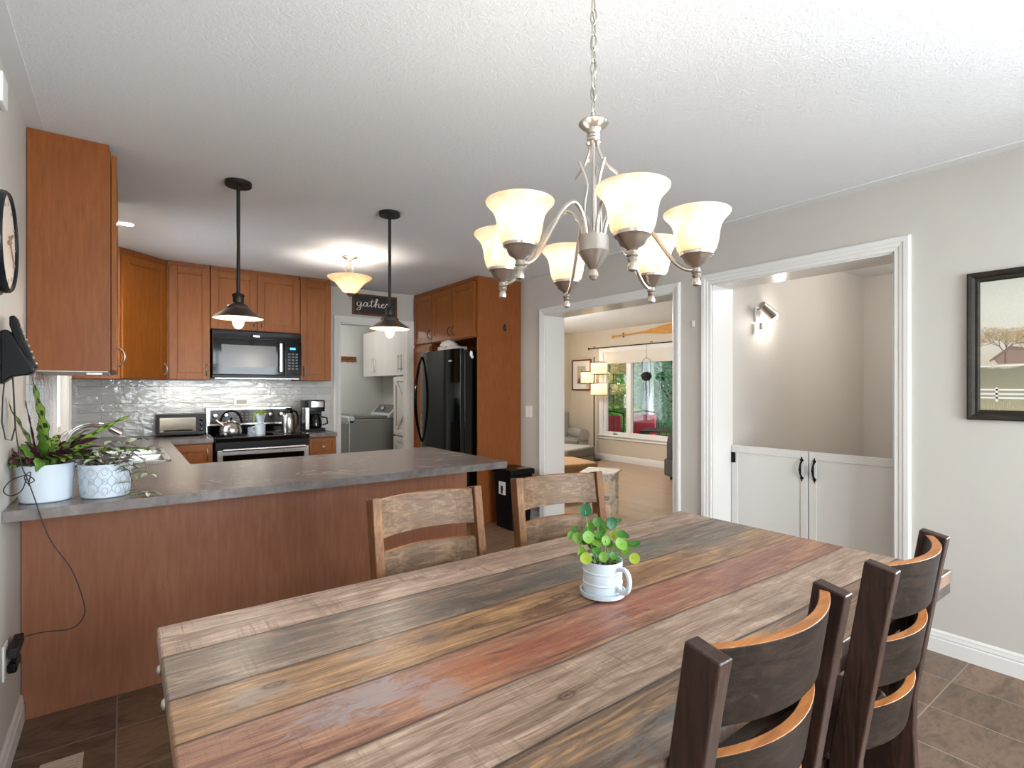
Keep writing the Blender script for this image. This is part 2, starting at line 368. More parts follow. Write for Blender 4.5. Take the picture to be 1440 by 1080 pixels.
# ------------------------------------------------------------------ setting
struct('floor', MB().box((XL-.15, YF-.15, -.08), (3.60, 8.05, 0)), M['floor'], smooth=False)
struct('floor_living', MB().box((3.60, 2.2, -.08), (7.45, 8.05, 0)).box((3.60, .35, -.08), (6.1, 2.2, 0)), M['oak_floor'], smooth=False)
struct('ceiling', MB().box((XL-.15, YF-.15, H), (7.45, 8.05, H+.12)), M['ceiling'], smooth=False)
struct('trim_ceiling_border', MB().box((XL, YF, H-.0035), (XL+.06, 3.0, H)).box((XR-.09, YF, H-.0035), (XR, 4.33, H)), M['ceil_flat'], smooth=False)
# left wall with sink window and dining window
sy0, sy1, sz0, sz1 = 4.06, 5.02, 1.02, 2.06
mb = MB()
for a, b in (((YF,-1.4),(0,H)), ((-1.4,-.1),(0,.85)), ((-1.4,-.1),(2.1,H)), ((-.1,sy0),(0,H)), ((sy0,sy1),(0,sz0)), ((sy0,sy1),(sz1,H)), ((sy1,8.0),(0,H))):
    mb.box((XL-.15, a[0], b[0]), (XL, a[1], b[1]))
struct('wall_left', mb, M['wall'], smooth=False)
# front wall (behind the camera) with patio door opening
mb = MB()
for a, b in (((XL,.3),(0,H)), ((.3,2.8),(2.15,H)), ((2.8,XR+.28),(0,H))): mb.box((a[0], YF-.15, b[0]), (a[1], YF, b[1]))
struct('wall_front', mb, M['wall'], smooth=False)
# back wall with laundry doorway
dx0, dx1, dz = 1.90, 2.715, 2.06
mb = MB()
for a, b in (((XL,dx0),(0,H)), ((dx0,dx1),(dz,H)), ((dx1,3.45),(0,H))): mb.box((a[0], YB, b[0]), (a[1], YB+.12, b[1]))
struct('wall_back', mb, M['wall'], smooth=False)
# right wall with two openings
o1, o2 = (2.465, 3.964, 2.053), (1.057, 2.144, 2.062)
mb = MB(); TX = 3.57
mb.box((XR, YF, 0), (TX, -1.4, H)).box((XR, -1.4, 0), (TX, -.1, .85)).box((XR, -1.4, 2.1), (TX, -.1, H)).box((XR, -.1, 0), (TX, o2[0], H)).box((XR, o2[0], o2[2]), (TX, o2[1], H)).box((XR, o2[1], 0), (TX, o1[0], H)).box((XR, o1[0], o1[2]), (TX, o1[1], H))
mb.box((XR, o1[1], 0), (TX, 4.37, H)).box((3.43, 4.37, 0), (TX, YB, H))
struct('wall_right', mb, M['wall'], smooth=False)
# laundry shell
mb = MB().box((XL, 7.9, 0), (3.57, 8.02, H)).box((3.30, YB+.12, 0), (3.45, 7.9, H)).box((1.2, YB+.12, 0), (1.3, 7.9, H))
struct('wall_laundry', mb, M['wall_white'], smooth=False)
# stair hall shell
mb = MB().box((TX, 2.16, 0), (6.1, 2.28, H)).box((5.96, .35, 0), (6.1, 2.16, H)).box((TX, .35, 0), (5.96, .47, H))
struct('wall_stair', mb, M['wall'], smooth=False)
# living room shell
wy0, wy1, wz0, wz1 = 4.95, 7.02, .47, 2.03
mb = MB().box((TX, 7.9, 0), (4.25, 8.02, H)).box((5.85, 7.9, 0), (7.45, 8.02, H)).box((4.25, 7.9, 0), (5.85, 8.02, .55)).box((4.25, 7.9, 2.05), (5.85, 8.02, H)).box((6.1, 2.28, 0), (7.45, 2.34, H))
for a, b in (((2.34,wy0),(0,H)), ((wy0,wy1),(0,wz0)), ((wy0,wy1),(wz1,H)), ((wy1,7.9),(0,H))): mb.box((7.3, a[0], b[0]), (7.45, a[1], b[1]))
mb.box((3.57, 4.37, 0), (3.60, 7.9, H))
struct('wall_living', mb, M['living'], smooth=False)

# casings
def casing_prof(w):   # (across, out)
    return [(0,0),(0,.010),(.004,.013),(w*.28,.013),(w*.34,.017),(w*.55,.019),(w*.62,.023),(w*.9,.024),(w,.018),(w,0)]
def casing(axis, plane, sgn, a0, a1, z1, w=.066, z0=0, legs=True, bottom=False):
    """mitred door casing around opening a0..a1 up to z1; axis 'x': wall plane x, 'y': wall plane y"""
    mb = MB(); pr = casing_prof(w)
    def P(a, z, o): return (plane+sgn*o, a, z) if axis == 'x' else (a, plane+sgn*o, z)
    pts = [(a0, z0, -1, 0), (a0, z1, -1, 1), (a1, z1, 1, 1), (a1, z0, 1, 0)]
    rings = [[P(a+da*u, z+dz_*u, o) for u, o in pr] for a, z, da, dz_ in pts]
    if bottom:
        rings[0] = [P(a0-u, z0-u, o) for u, o in pr]; rings[3] = [P(a1+u, z0-u, o) for u, o in pr]; mb.loft(rings, closed=True)
    else: mb.loft(rings)
    return mb
struct('trim_1', casing('x', XR, -1, o1[0], o1[1], o1[2]), M['trim'], smooth=False)
struct('trim_2', casing('x', XR, -1, o2[0], o2[1], o2[2], .075), M['trim'], smooth=False)
struct('trim_3', casing('y', YB, -1, dx0, dx1, dz, .07), M['trim'], smooth=False)
# glossy jamb linings of the two openings and the doorway
mb = MB()
for o in (o1, o2):
    mb.box((XR, o[0], 0), (TX, o[0]+.008, o[2])).box((XR, o[1]-.008, 0), (TX, o[1], o[2])).box((XR, o[0], o[2]-.008), (TX, o[1], o[2]))
mb.box((dx0, YB, 0), (dx0+.015, YB+.12, dz)).box((dx1-.015, YB, 0), (dx1, YB+.12, dz)).box((dx0, YB, dz-.015), (dx1, YB+.12, dz))
struct('trim_4', mb, M['trimgloss'], smooth=False)
# baseboards
def bb(name, segs, mat='trim'):
    mb = MB(); pr = [(0,0),(.013,0),(.013,.068),(.010,.074),(.012,.080),(.009,.094),(.009,.102),(.004,.112),(0,.112)]
    for ax, pl, sg, a, b in segs:
        mb.loft([[(pl+sg*o, t, z) if ax == 'x' else (t, pl+sg*o, z) for o, z in pr] for t in (a, b)])
    return struct(name, mb, M[mat], smooth=False)
bb('baseboard_left', [('x', XL, 1, YF, 2.855)])
bb('baseboard_right', [('x', XR, -1, YF, o2[0]-.076), ('x', XR, -1, o2[1]+.076, o1[0]-.067), ('x', XR, -1, o1[1]+.067, 4.34)])
bb('baseboard_front', [('y', YF, 1, XL, .25), ('y', YF, 1, 2.85, XR)])
bb('baseboard_living', [('x', 7.3, -1, 2.34, 7.9), ('y', 7.9, -1, 3.6, 7.3)])
bb('baseboard_laundry', [('y', 7.9, -1, 1.3, 3.3)])
# backsplash as its own skin
mb = MB().box((XL+.008, YB-.008, CT), (1.80, YB, CB+.02))
struct('trim_backsplash_back', mb, M['splash_back'], smooth=False)
mb = MB().box((XL, 3.02, CT), (XL+.008, sy0-.055, CB+.02)).box((XL, sy1+.055, CT), (XL+.008, YB, CB+.02)).box((XL, sy0-.055, CT), (XL+.008, sy1+.055, sz0-.055))
struct('trim_backsplash_left', mb, M['splash_left'], smooth=False)

# windows
def window(name, axis, plane, sgn, a0, a1, z0, z1, splits=(), w=.055, fr=.045, cas=.06, sill=True, depth=.12):
    """frame set in the opening, with panes between the frame members"""
    def P(a, o, z): return (plane+sgn*o, a, z) if axis == 'x' else (a, plane+sgn*o, z)
    def bx(mb, a, o, z): p = [P(a[0], o[0], z[0]), P(a[1], o[1], z[1])]; mb.box([min(p[0][i], p[1][i]) for i in range(3)], [max(p[0][i], p[1][i]) for i in range(3)])
    root = thing(name, name, 'window'); del root['label']; del root['category']; root['kind'] = 'structure'
    mb = MB(); d0, d1 = -.09, -.03
    bx(mb, (a0, a0+fr), (d0, d1), (z0, z1)); bx(mb, (a1-fr, a1), (d0, d1), (z0, z1)); bx(mb, (a0+fr, a1-fr), (d0, d1), (z0, z0+fr)); bx(mb, (a0+fr, a1-fr), (d0, d1), (z1-fr, z1))
    for s in splits: bx(mb, (s-w/2, s+w/2), (d0+.004, d1+.008), (z0+fr*.6, z1-fr*.6))
    mb.build('window_frame', M['trimgloss'], root, bevel=.003)
    c = casing(axis, plane, sgn, a0, a1, z1, cas, z0, bottom=True); c.build('casing', M['trim'], root, smooth=False)
    mb = MB()
    for q in ((a0, a0+.012), (a1-.012, a1)): bx(mb, q, (-.14, 0), (z0, z1))
    bx(mb, (a0+.012, a1-.012), (-.14, -.001), (z1-.012, z1)); bx(mb, (a0+.012, a1-.012), (-.14, -.001), (z0, z0+.012)); mb.build('window_lining', M['trim'], root, smooth=False)
    if sill:
        mb = MB(); bx(mb, (a0-cas-.02, a1+cas+.02), (.0, .055), (z0-.018, z0+.004)); mb.build('window_sill', M['trim'], root, bevel=.004)
    cuts = [a0+fr]+sum([[s-w/2, s+w/2] for s in splits], [])+[a1-fr]
    for i in range(0, len(cuts), 2):
        g = MB(); bx(g, (cuts[i], cuts[i+1]), (-.064, -.060), (z0+fr, z1-fr)); g.build('pane', M['glass'], root, smooth=False)
    return root
window('window_1', 'x', XL, 1, sy0, sy1, sz0, sz1, (4.54,), sill=False)
wl = window('window_2', 'x', 7.3, -1, wy0, wy1, wz0, wz1, (6.40,), w=.105, fr=.065, cas=.075)
window('window_3', 'x', XL, 1, -1.4, -.1, .85, 2.1, (-.75,))
window('fill_window_5', 'y', 7.9, -1, 4.25, 5.85, .55, 2.05, (5.05,))  # invented unseen window, opening for the added living room fill lamp
window('fill_window_6', 'x', XR, -1, -1.4, -.1, .85, 2.1, (-.75,))  # invented unseen window, lets the added side fill reach the left wall
window('window_4', 'y', YF, 1, .3, 2.8, .03, 2.15, (1.55,), sill=False)
# crank of the living window
mb = MB().rbox((7.325, 6.66, .478), (7.35, 6.78, .502), .01).tube([(7.335, 6.70, .50), (7.325, 6.72, .515), (7.325, 6.76, .512)], .006)
mb.build('crank_handle', M['nickel'], wl)

# ------------------------------------------------------------------ cabinetry
def handle_mb(x, z, L=.095, out=.028, horiz=False, r=.0042):
    mb = MB(); pts = []
    for i in range(13):
        t = i/12; a = (t-.5)*L; o = -out*math.sin(PI*t)**.7
        pts.append((x+a, o-.002, z) if horiz else (x, o-.002, z+a))
    mb.tube(pts, [r*(1.7 if i in (0, 12) else .8+.45*math.sin(PI*i/12)) for i in range(13)], 8)
    return mb
def shaker(w, h, st=.058, th=.020):
    """door in the xz plane, x 0..w, z 0..h, front at y=-th"""
    mb = MB().box((0,-th,0),(st,0,h)).box((w-st,-th,0),(w,0,h)).box((st,-th,0),(w-st,0,st)).box((st,-th,h-st),(w-st,0,h)).box((st,-th+.008,st),(w-st,-.003,h-st))
    # fine bead round the panel
    b = .006
    mb.box((st,-th+.003,st),(st+b,-th+.009,h-st)).box((w-st-b,-th+.003,st),(w-st,-th+.009,h-st)).box((st,-th+.003,st),(w-st,-th+.009,st+b)).box((st,-th+.003,h-st-b),(w-st,-th+.009,h-st))
    return mb
def upper(label, loc, rotz, w, d, z0, z1, doors, hs, group='maple kitchen cabinets on the wall', side_label=None, lip=0):
    """doors: list of (x0, x1); hs: handle x per door"""
    r = thing('wall_cabinet', label, 'cabinet', (loc[0], loc[1], 0), rotz, group)
    MB().box((0, 0, z0), (w, d, z1-.03)).build('body', M['cab_panel'], r, bevel=.002)
    MB().box((.004, .004, z1-.03), (w-.004, d, z1-.002)).build('top_trim', M['cab_panel'], r, smooth=False)
    for (a, b), hx in zip(doors, hs):
        g = .002
        dr = shaker(b-a-2*g, z1-z0-.05).build('door', M['cab'], r, loc=(a+g, -.002, z0+.004), bevel=.0018)
        handle_mb(hx-a-g, .085, ).build('handle', M['nickel'], dr, loc=(0, -.02, 0))
    return r
# near upper, left wall (faces +x): local x -> +y
c = upper('big reddish-brown upper cabinet nearest the camera, its plain side facing us', (-.045, 3.013), PI/2, .93, .283, CB, H, [(0,.465),(.465,.93)], [.43,.50], None)
MB().box((.0, .01, CB-.004), (.93, .283, CB-.0005)).build('underside', M['underside'], c)
MB().box((.03, .03, CB-.018), (.10, .09, CB-.004)).build('under_light', M['nickel'], c, bevel=.003)
# right wall behind sink window: corner cabinet
cc = thing('corner_cabinet', 'diagonal corner upper cabinet with a tall golden-brown door', 'cabinet', (0,0,0))
poly = [(XL+.001, YB-.009), (XL+.001, 5.13), (-.02, 5.13), (.30, 5.43), (.30, YB-.009)]
MB().prism(poly, CB, H-.03).build('body', M['cab_panel'], cc, bevel=.002)
MB().prism([(XL+.001, YB-.009), (XL+.001, 5.125), (-.02, 5.125), (.305, 5.43), (.305, YB-.009)], H-.05, H-.002).build('top_trim', M['cab_panel'], cc)
L = math.hypot(.32, .30); an = math.atan2(.30, .32)
dr = shaker(L-.02, H-CB-.06).build('door', M['cab'], cc, loc=(-.02+.01*math.cos(an), 5.13+.01*math.sin(an)-.003, CB+.004), rotz=an, bevel=.0018)
handle_mb(L-.05, .085).build('handle', M['nickel'], dr, loc=(0,-.02,0))
YU = 5.41
upper('tall single-door upper cabinet left of the microwave', (.305, YU), 0, .322, .32, CB, H, [(.012,.322)], [.29])
upper('short two-door upper cabinet directly above the microwave', (.63, YU), 0, .765, .32, 1.87, H, [(0,.3825),(.3825,.765)], [.35,.415])
upper('narrow tall upper cabinet right of the microwave, beside the laundry doorway', (1.398, YU), 0, .30, .32, CB, H, [(0,.30)], [.03])
# lower cabinets
def base(label, loc, rotz, w, d, fronts, group='maple base cabinets'):
    r = thing('base_cabinet', label, 'cabinet', (loc[0], loc[1], 0), rotz, group)
    MB().box((0,0,.10),(w,d,.876)).build('body', M['cab_panel'], r, bevel=.002)
    MB().box((.0,.06,0),(w,d,.10)).build('toe_kick', M['cab_dark'], r)
    for kind, a, b, z0, z1, hx in fronts:
        if kind == 'drawer':
            dr = shaker(b-a, z1-z0, .035).build('drawer', M['cab'], r, loc=(a,-.002,z0), bevel=.0015)
            MB().lathe([(.004,0),(.004,.012),(.014,.018),(.015,.024),(.008,.029)], n=16, M=Matrix.Rotation(PI/2, 4, 'X')).build('knob', M['nickel'], dr, loc=((b-a)/2, -.02, (z1-z0)/2))
        else:
            dr = shaker(b-a, z1-z0).build('door', M['cab'], r, loc=(a,-.002,z0), bevel=.0015)
            handle_mb(hx-a, (z1-z0)-.085).build('handle', M['nickel'], dr, loc=(0,-.02,0))
    return r
base('base cabinet between the sink run and the stove', (.301, 5.115), 0, .314, .61, [('door', .01, .304, .115, .865, .27)])
base('small base cabinet with a round-knobbed drawer, right of the stove', (1.395, 5.115), 0, .265, .61, [('drawer', .008, .255, .70, .865, 0), ('door', .008, .255, .115, .69, .04)])
sb = thing('sink_cabinet', 'brown base cabinet run under the sink by the left wall', 'cabinet', (.26, 3.42, 0), PI/2)
MB().box((0,0,.10),(1.69,.585,.74)).box((0,0,.74),(1.69,.02,.876)).build('body', M['cab_panel'], sb, bevel=.002)
MB().box((0,.06,0),(1.69,.585,.10)).build('toe_kick', M['cab_dark'], sb)
for i in range(3):
    dr = shaker(.55, .75).build('door', M['cab'], sb, loc=(.01+i*.56,-.002,.115), bevel=.0015)
    handle_mb(.5, .66).build('handle', M['nickel'], dr, loc=(0,-.02,0))
pb = thing('peninsula_cabinet', 'long peninsula with a plain reddish-brown back panel facing the table', 'cabinet', (0,0,0))
MB().box((XL+.002, 2.862, 0), (1.755, 2.88, .876)).build('back_panel', M['pen_panel'], pb, bevel=.002)
MB().box((XL+.002, 2.88, .1), (1.74, 3.38, .876)).build('body', M['cab_panel'], pb)
MB().box((1.74, 2.88, 0), (1.755, 3.38, .876)).build('end_panel', M['cab_panel'], pb, bevel=.001)
# counters
def slab(mb, poly): return mb.prism(poly, .877, CT)
mb = MB()   # sink leg with a real cut-out, peninsula and back run in one continuous worktop
sx0, sx1, sky0, sky1 = -.20, .215, 3.645, 4.425
for a, b in (((XL+.001,2.455),(1.775,3.41)), ((XL+.001,3.41),(.30,sky0)), ((XL+.001,sky0),(sx0,sky1)), ((sx1,sky0),(.30,sky1)), ((XL+.001,sky1),(.30,5.085)), ((XL+.001,5.085),(.618,YB-.009))):
    mb.box((a[0],a[1],.877),(b[0],b[1],CT))
bmesh.ops.remove_doubles(mb.bm, verts=mb.bm.verts[:], dist=.0005)
ct = mb.build('countertop', M['counter'], None, smooth=False)
tag(ct, 'long dark slate-look worktop over the peninsula and along the sink wall', 'countertop')
ct = MB().box((0,0,0),(.268,YB-.009-5.085,.037)).build('countertop', M['counter'], None, loc=(1.392,5.085,.877), bevel=.003)
tag(ct, 'short piece of slate-look worktop right of the stove under the coffee maker', 'countertop')

# sink + faucet
sk = thing('kitchen_sink', 'double-bowl stainless sink set in the worktop beneath the window', 'sink', (0,0,CT))
mb = MB(); xs0, xs1, ys0, ys1 = sx0-.012, sx1+.012, sky0-.012, sky1+.012
for a, b in (((xs0,ys0),(sx0+.02,ys1)), ((sx1-.02,ys0),(xs1,ys1)), ((xs0,ys0),(xs1,sky0+.02)), ((xs0,sky1-.02),(xs1,ys1)), ((sx0,4.02),(sx1,4.05))): mb.box((a[0],a[1],.0005),(b[0],b[1],.005))
mb.build('rim', M['steel'], sk, bevel=.002)
for y0, y1 in ((sky0+.018, 4.025), (4.045, sky1-.018)):
    mb = MB(); x0, x1 = sx0+.018, sx1-.018
    mb.loft([[(x0,y0,.002),(x1,y0,.002),(x1,y1,.002),(x0,y1,.002)], [(x0+.012,y0+.012,-.15),(x1-.012,y0+.012,-.15),(x1-.012,y1-.012,-.15),(x0+.012,y1-.012,-.15)]], cap=False)
    mb.face([mb.bm.verts.new(p) for p in ((x0+.012,y0+.012,-.15),(x1-.012,y0+.012,-.15),(x1-.012,y1-.012,-.15),(x0+.012,y1-.012,-.15))])
    mb.build('bowl', M['steel'], sk, smooth=False)
fc = thing('faucet', 'chrome arched faucet behind the potted plants at the sink', 'faucet', (-.255, 4.03, CT))
MB().lathe([(.028,0),(.028,.008),(.018,.02),(.016,.06)], n=20).build('base', M['chrome'], fc)
pts = [(0,0,.05)]+[(.115-.115*math.cos(a), 0, .115+.085*math.sin(a)) for a in [PI*.78*i/10 for i in range(11)]]
pts += [(.245,0,.142)]
MB().tube(pts, [.014]*8+[.015,.017,.02,.021,.021], 14).build('spout', M['chrome'], fc)
MB().tube([(0,.0,.05),(-.01,.05,.075),(-.01,.09,.085)], [.009,.007,.005], 10).build('lever', M['chrome'], fc)

# microwave over the range
mw = thing('microwave', 'black over-the-range microwave with blue clock display', 'microwave', (.637, 5.33, 1.43))
wv, hv = .755, .43
MB().box((0,.02,0),(wv,.40,hv)).build('body', M['black'], mw, bevel=.004)
MB().box((0,0,hv-.075),(wv,.02,hv)).build('vent_band', M['black_gloss'], mw, bevel=.006)
d = MB().box((.0,-.004,.03),(.60,.02,hv-.08)).build('door', M['black_gloss'], mw, bevel=.006)
mb = MB().box((.07,-.0065,.10),(.525,-.004,.30)); mb.build('door_window', flat('microwave_mesh_glass', '3f3b37', .22, .1), d)
mb = MB().box((.55,-.045,.06),(.575,-.030,.33)).box((.555,-.032,.07),(.57,-.003,.09)).box((.555,-.032,.30),(.57,-.003,.32)); mb.build('handle', M['steel'], d, bevel=.004)
cp = MB().box((.605,-.004,.03),(wv,.02,hv-.08)).build('control_panel', M['black_gloss'], mw, bevel=.003)
MB().box((.65,-.006,.275),(.70,-.004,.295)).build('display', M['display'], cp)
mb = MB()
for i in range(3):
    for j in range(6): mb.box((.632+i*.034,-.0058,.085+j*.028),(.654+i*.034,-.004,.10+j*.028))
mb.build('keypad', flat('key_legend', '54555a', .4), cp)
MB().box((.33,-.0015,hv-.052),(.385,.0005,hv-.034)).build('maker_badge', flat('badge_silver', 'c8c8c8', .3, .8), mw, bevel=.003)
MB().box((.02,.0,-.006),(wv-.02,.38,.0)).build('grille', M['steel'], mw)

# stove
M['burner'] = flat('burner_marks', '5a5a5c', .3)
st = thing('stove', 'black and stainless range with glass cooktop between base cabinets', 'stove', (.622, 5.03, 0))
ws = .766
MB().box((.004,.03,.05),(ws-.004,.66,.89)).box((.03,.06,0),(ws-.03,.64,.05)).build('body', M['black'], st, bevel=.003)
MB().box((0,0,.876),(ws,.63,.918)).build('cooktop', M['cooktop'], st, bevel=.006)
od = MB().box((.012,-.012,.20),(ws-.012,.028,.80)).build('oven_door', M['black_gloss'], st, bevel=.004)
mb = MB().box((.012,-.02,.765),(ws-.012,-.008,.812)).box((.012,-.019,.20),(.055,-.010,.78)).box((ws-.055,-.019,.20),(ws-.012,-.010,.78)); mb.build('door_trim', M['steel'], od, bevel=.003)
mb = MB().tube([(.05,-.055,.815),(ws-.05,-.055,.815)], .012, 12).box((.05,-.055,.808),(.07,-.01,.822)).box((ws-.07,-.055,.808),(ws-.05,-.01,.822)); mb.build('handle', M['steel'], od, bevel=.002)
MB().box((.012,-.01,.06),(ws-.012,.028,.19)).build('drawer', M['steel'], st, bevel=.003)
bgd = MB().box((0,.625,.915),(ws,.69,1.155)).build('backguard', M['steel'], st, bevel=.006)
MB().box((.012,.612,.9185),(ws-.012,.626,.984)).build('lower_panel', M['black_gloss'], bgd)
mb = MB().box((.035,.617,1.0),(ws-.035,.626,1.13)); mb.build('control_panel', flat('control_panel_brown', '2c2522', .25), bgd)
MB().box((.02,.60,.985),(ws-.02,.626,.995)).build('ledge', M['steel'], bgd)
mb = MB()
for i in range(7):
    for j in range(3): mb.box((.26+i*.036,.6155,1.03+j*.026),(.28+i*.036,.617,1.042+j*.026))
mb.build('key_field', flat('key_marks', '7d736c', .5), bgd)
for kx in (.075,.165,.555,.655):
    MB().lathe([(.024,0),(.024,.02),(.016,.032),(.001,.033)], n=18, M=Matrix.Rotation(PI/2, 4, 'X')).build('knob', M['steel'], bgd, loc=(kx,.617,1.08))
for cx, cy, r in ((.19,.18,.10),(.57,.18,.08),(.19,.44,.075),(.57,.44,.10)):
    pts = [(cx+r*math.cos(2*PI*i/32), cy+r*math.sin(2*PI*i/32), .9185) for i in range(32)]; MB().tube(pts, .0012, 4, closed=True).build('burner_ring', M['burner'], st)

# fridge surround (right side)
FX = 2.79
fp = MB().box((0,0,0),(XR-FX-.001+.0,.02,H-.002)).build('fridge_side_panel', M['cab_panel'], None, loc=(FX,4.345,0), bevel=.002)
tag(fp, 'tall plain brown cabinet end panel beside the black refrigerator', 'cabinet panel')
MB().box((.004,-.004,0),(.02,.0005,H-.002)).build('edge_strip', M['cab'], fp)
h = MB().ball((0,0,0), .016, (.9,.5,2.2)).tube([(0,-.004,-.02),(0,-.026,-.03),(0,-.030,-.012)], .005).build('coat_hook', M['bronze'], None, loc=(3.105,4.336,1.95))
tag(h, 'small dark hook on the brown fridge end panel', 'hook')
fcab = thing('fridge_cabinet', 'three-door brown cabinet above the black refrigerator', 'cabinet', (FX, YB-.004, 0), -PI/2, 'maple kitchen cabinets on the wall')
ww = YB-.004-4.366
MB().box((0,0,1.84),(ww,.62,H-.03)).build('body', M['cab_panel'], fcab, bevel=.002)
MB().box((0,-.006,H-.035),(ww,.62,H-.002)).build('top_trim', M['cab_panel'], fcab)
for a, b, hx in ((.03,.47,.43),(.475,.915,.875),(.92,ww-.01,.96)):
    dr = shaker(b-a-.004, .54).build('door', M['cab'], fcab, loc=(a,-.002,1.85), bevel=.0018)
    handle_mb(hx-a, .085).build('handle', M['bronze'], dr, loc=(0,-.02,0))
fs = thing('pantry_cabinet', 'slim brown pantry column between the fridge and laundry doorway', 'cabinet', (FX, YB-.004, 0), -PI/2)
MB().box((0,0,0),(.42,.62,1.838)).build('body', M['cab_panel'], fs, bevel=.002)
dr = shaker(.41, 1.69).build('door', M['cab'], fs, loc=(.005,-.002,.12), bevel=.0018)
handle_mb(.37, .9).build('handle', M['bronze'], dr, loc=(0,-.02,0))

fr = thing('refrigerator', 'glossy black refrigerator with a long curved handle', 'refrigerator', (2.60, 5.25, 0), -PI/2)   # local x -> -y, local -y -> -x
fw, fh = .845, 1.725
MB().box((0,.075,.03),(fw,.76,fh-.012)).build('body', M['black_gloss'], fr, bevel=.006)
def fdoor(x0, x1, z0, z1):
    n = 14; pf = [(x0, .070)]+[(x0+(x1-x0)*i/n, .026*((i/n-.5)*2)**4) for i in range(n+1)]+[(x1, .070)]
    return MB().prism(pf, z0, z1)
d = fdoor(0, fw, .70, fh).build('door', M['fridge_black'], fr, bevel=.003, ang=25)
pts = [(.055, .01-.075*math.sin(PI*i/18)**.8, .76+.92*i/18) for i in range(19)]
MB().tube(pts, [.012+.006*math.sin(PI*i/18) for i in range(19)], 10).build('handle', M['black_gloss'], d)
MB().box((.665,-.004,1.60),(.715,.004,1.615)).build('maker_badge', flat('badge_silver2', 'd0d0d0', .3, .8), d, bevel=.002)
d = fdoor(0, fw, .06, .69).build('freezer_drawer', M['fridge_black'], fr, bevel=.003, ang=25)
MB().tube([(.08+.685*i/12, .01-.06*math.sin(PI*i/12)**.6, .60) for i in range(13)], .013, 10).build('handle', M['black_gloss'], d)
mg = MB().ball((0,0,0), .022, (.8,.35,1.4)).ball((.012,0,-.03), .015, (1,.5,1)).build('fridge_magnet', M['white_plastic'], None, loc=(2.745,4.395,1.675))
tag(mg, 'small white magnet high on the side of the refrigerator', 'magnet')
# papers / box and towel on top of the fridge
bx_ = MB().box((-.10,-.13,0),(.10,.13,.06)).build('cardboard_box', NT('patterned_box').m, None, loc=(2.80,4.86,1.7145), rotz=.1, bevel=.003)
t = NT('printed_card'); n = t.noise(t.coord(), 22, 3, .5); t.set(col=t.ramp(n, [(.4, srgb('cfc3b8')), (.55, srgb('b98f7c')), (.65, srgb('d9d2cb'))], 'CONSTANT'), rough=.6); bx_.data.materials[0] = t.m
tag(bx_, 'small patterned box lying on top of the refrigerator', 'box')
mb = MB(); rc_ = random.Random(5); rings = []
for i in range(9):
    t_ = i/8; rr_ = .085*math.cos(t_*PI/2)**.7+.006
    rings.append([(rr_*(1+.25*math.sin(k*1.7+i*.6)+rc_.uniform(-.1,.1))*math.cos(2*PI*k/16), rr_*(1+.2*math.sin(k*2.3+i))*math.sin(2*PI*k/16)*.8, .001+.085*t_+.004*math.sin(k*1.9)*(t_ > 0)) for k in range(16)])
tw = mb.loft(rings).build('cloth', flat('white_cloth', 'cfc8c0', .85), None, loc=(2.80,4.92,1.776), ang=70)
tag(tw, 'crumpled white cloth heaped on the box above the refrigerator', 'cloth')

# trash can
tc = thing('trash_can', 'slim black kitchen trash can with flip lid beside the brown panel', 'trash can', (2.895, 3.935, 0))
MB().loft([[(.02+q[0]*.0,0,0) for q in ()] or [(.02,.02,0),(.24,.02,0),(.24,.28,0),(.02,.28,0)], [(0,0,.52),(.26,0,.52),(.26,.30,.52),(0,.30,.52)]]).build('bin', M['black'], tc, bevel=.018, seg=3)
MB().box((-.012,-.012,.52),(.272,.312,.575)).build('lid', M['black'], tc, bevel=.012, seg=3)
MB().box((.11,.02,.575),(.25,.08,.581)).build('lid_catch', M['nickel'], tc, bevel=.002)
mb = MB().box((-.0035,.10,.33),(.004,.20,.45)); mb.m(1).ball((-.003,.15,.385), .03, (.12,.8,1.1)).box((-.006,.135,.34),(-.003,.165,.36))
lb = mb.build('sticker', [flat('sticker_white', 'c9c4c0', .5), flat('sticker_print', '2a1517', .5)], tc)

# ------------------------------------------------------------------ small things on the counters
to = thing('toaster_oven', 'black toaster oven with a mirrored glass door on the back counter', 'toaster oven', (.232, 5.43, CT))
MB().box((0,0,.012),(.37,.26,.195)).box((.02,.02,0),(.05,.24,.012)).box((.32,.02,0),(.35,.24,.012)).build('body', M['black'], to, bevel=.008)
d = MB().box((.018,-.012,.03),(.29,-.001,.178)).build('door', flat('toaster_glass', '6a5f50', .14, .55), to, bevel=.003)
MB().box((.018,-.014,.03),(.29,-.010,.042)).box((.018,-.014,.166),(.29,-.010,.178)).tube([(.05,-.03,.055),(.26,-.03,.055)], .005).build('handle', M['black'], d)
for z in (.145,.10,.055):
    MB().lathe([(.014,0),(.014,.012),(.001,.014)], n=14, M=Matrix.Rotation(PI/2, 4, 'X')).build('knob', M['black_gloss'], to, loc=(.33,0,z))
ke = thing('tea_kettle', 'stainless whistling kettle with black arched handle on the cooktop', 'kettle', (.765, 5.20, .919))
MB().lathe([(.082,0),(.09,.012),(.09,.05),(.082,.085),(.06,.115),(.035,.128),(.034,.132),(.001,.14)], n=28).build('body', M['steel'], ke)
MB().tube([(-.06,0,.095),(-.10,0,.125),(-.115,0,.14)], [.02,.014,.012], 12).build('spout', M['steel'], ke)
MB().tube([(.085*math.cos(a), 0, .105+.115*math.sin(a)) for a in [PI*i/14 for i in range(15)]], .010, 10).build('handle', M['black'], ke)
MB().ball((0,0,.15), .013).build('lid_knob', M['black'], ke)
wp = thing('mug_planter', 'white mug stacked with a tapered white cup of bright green leaves, on the cooktop', 'planter', (1.005, 5.22, .919))
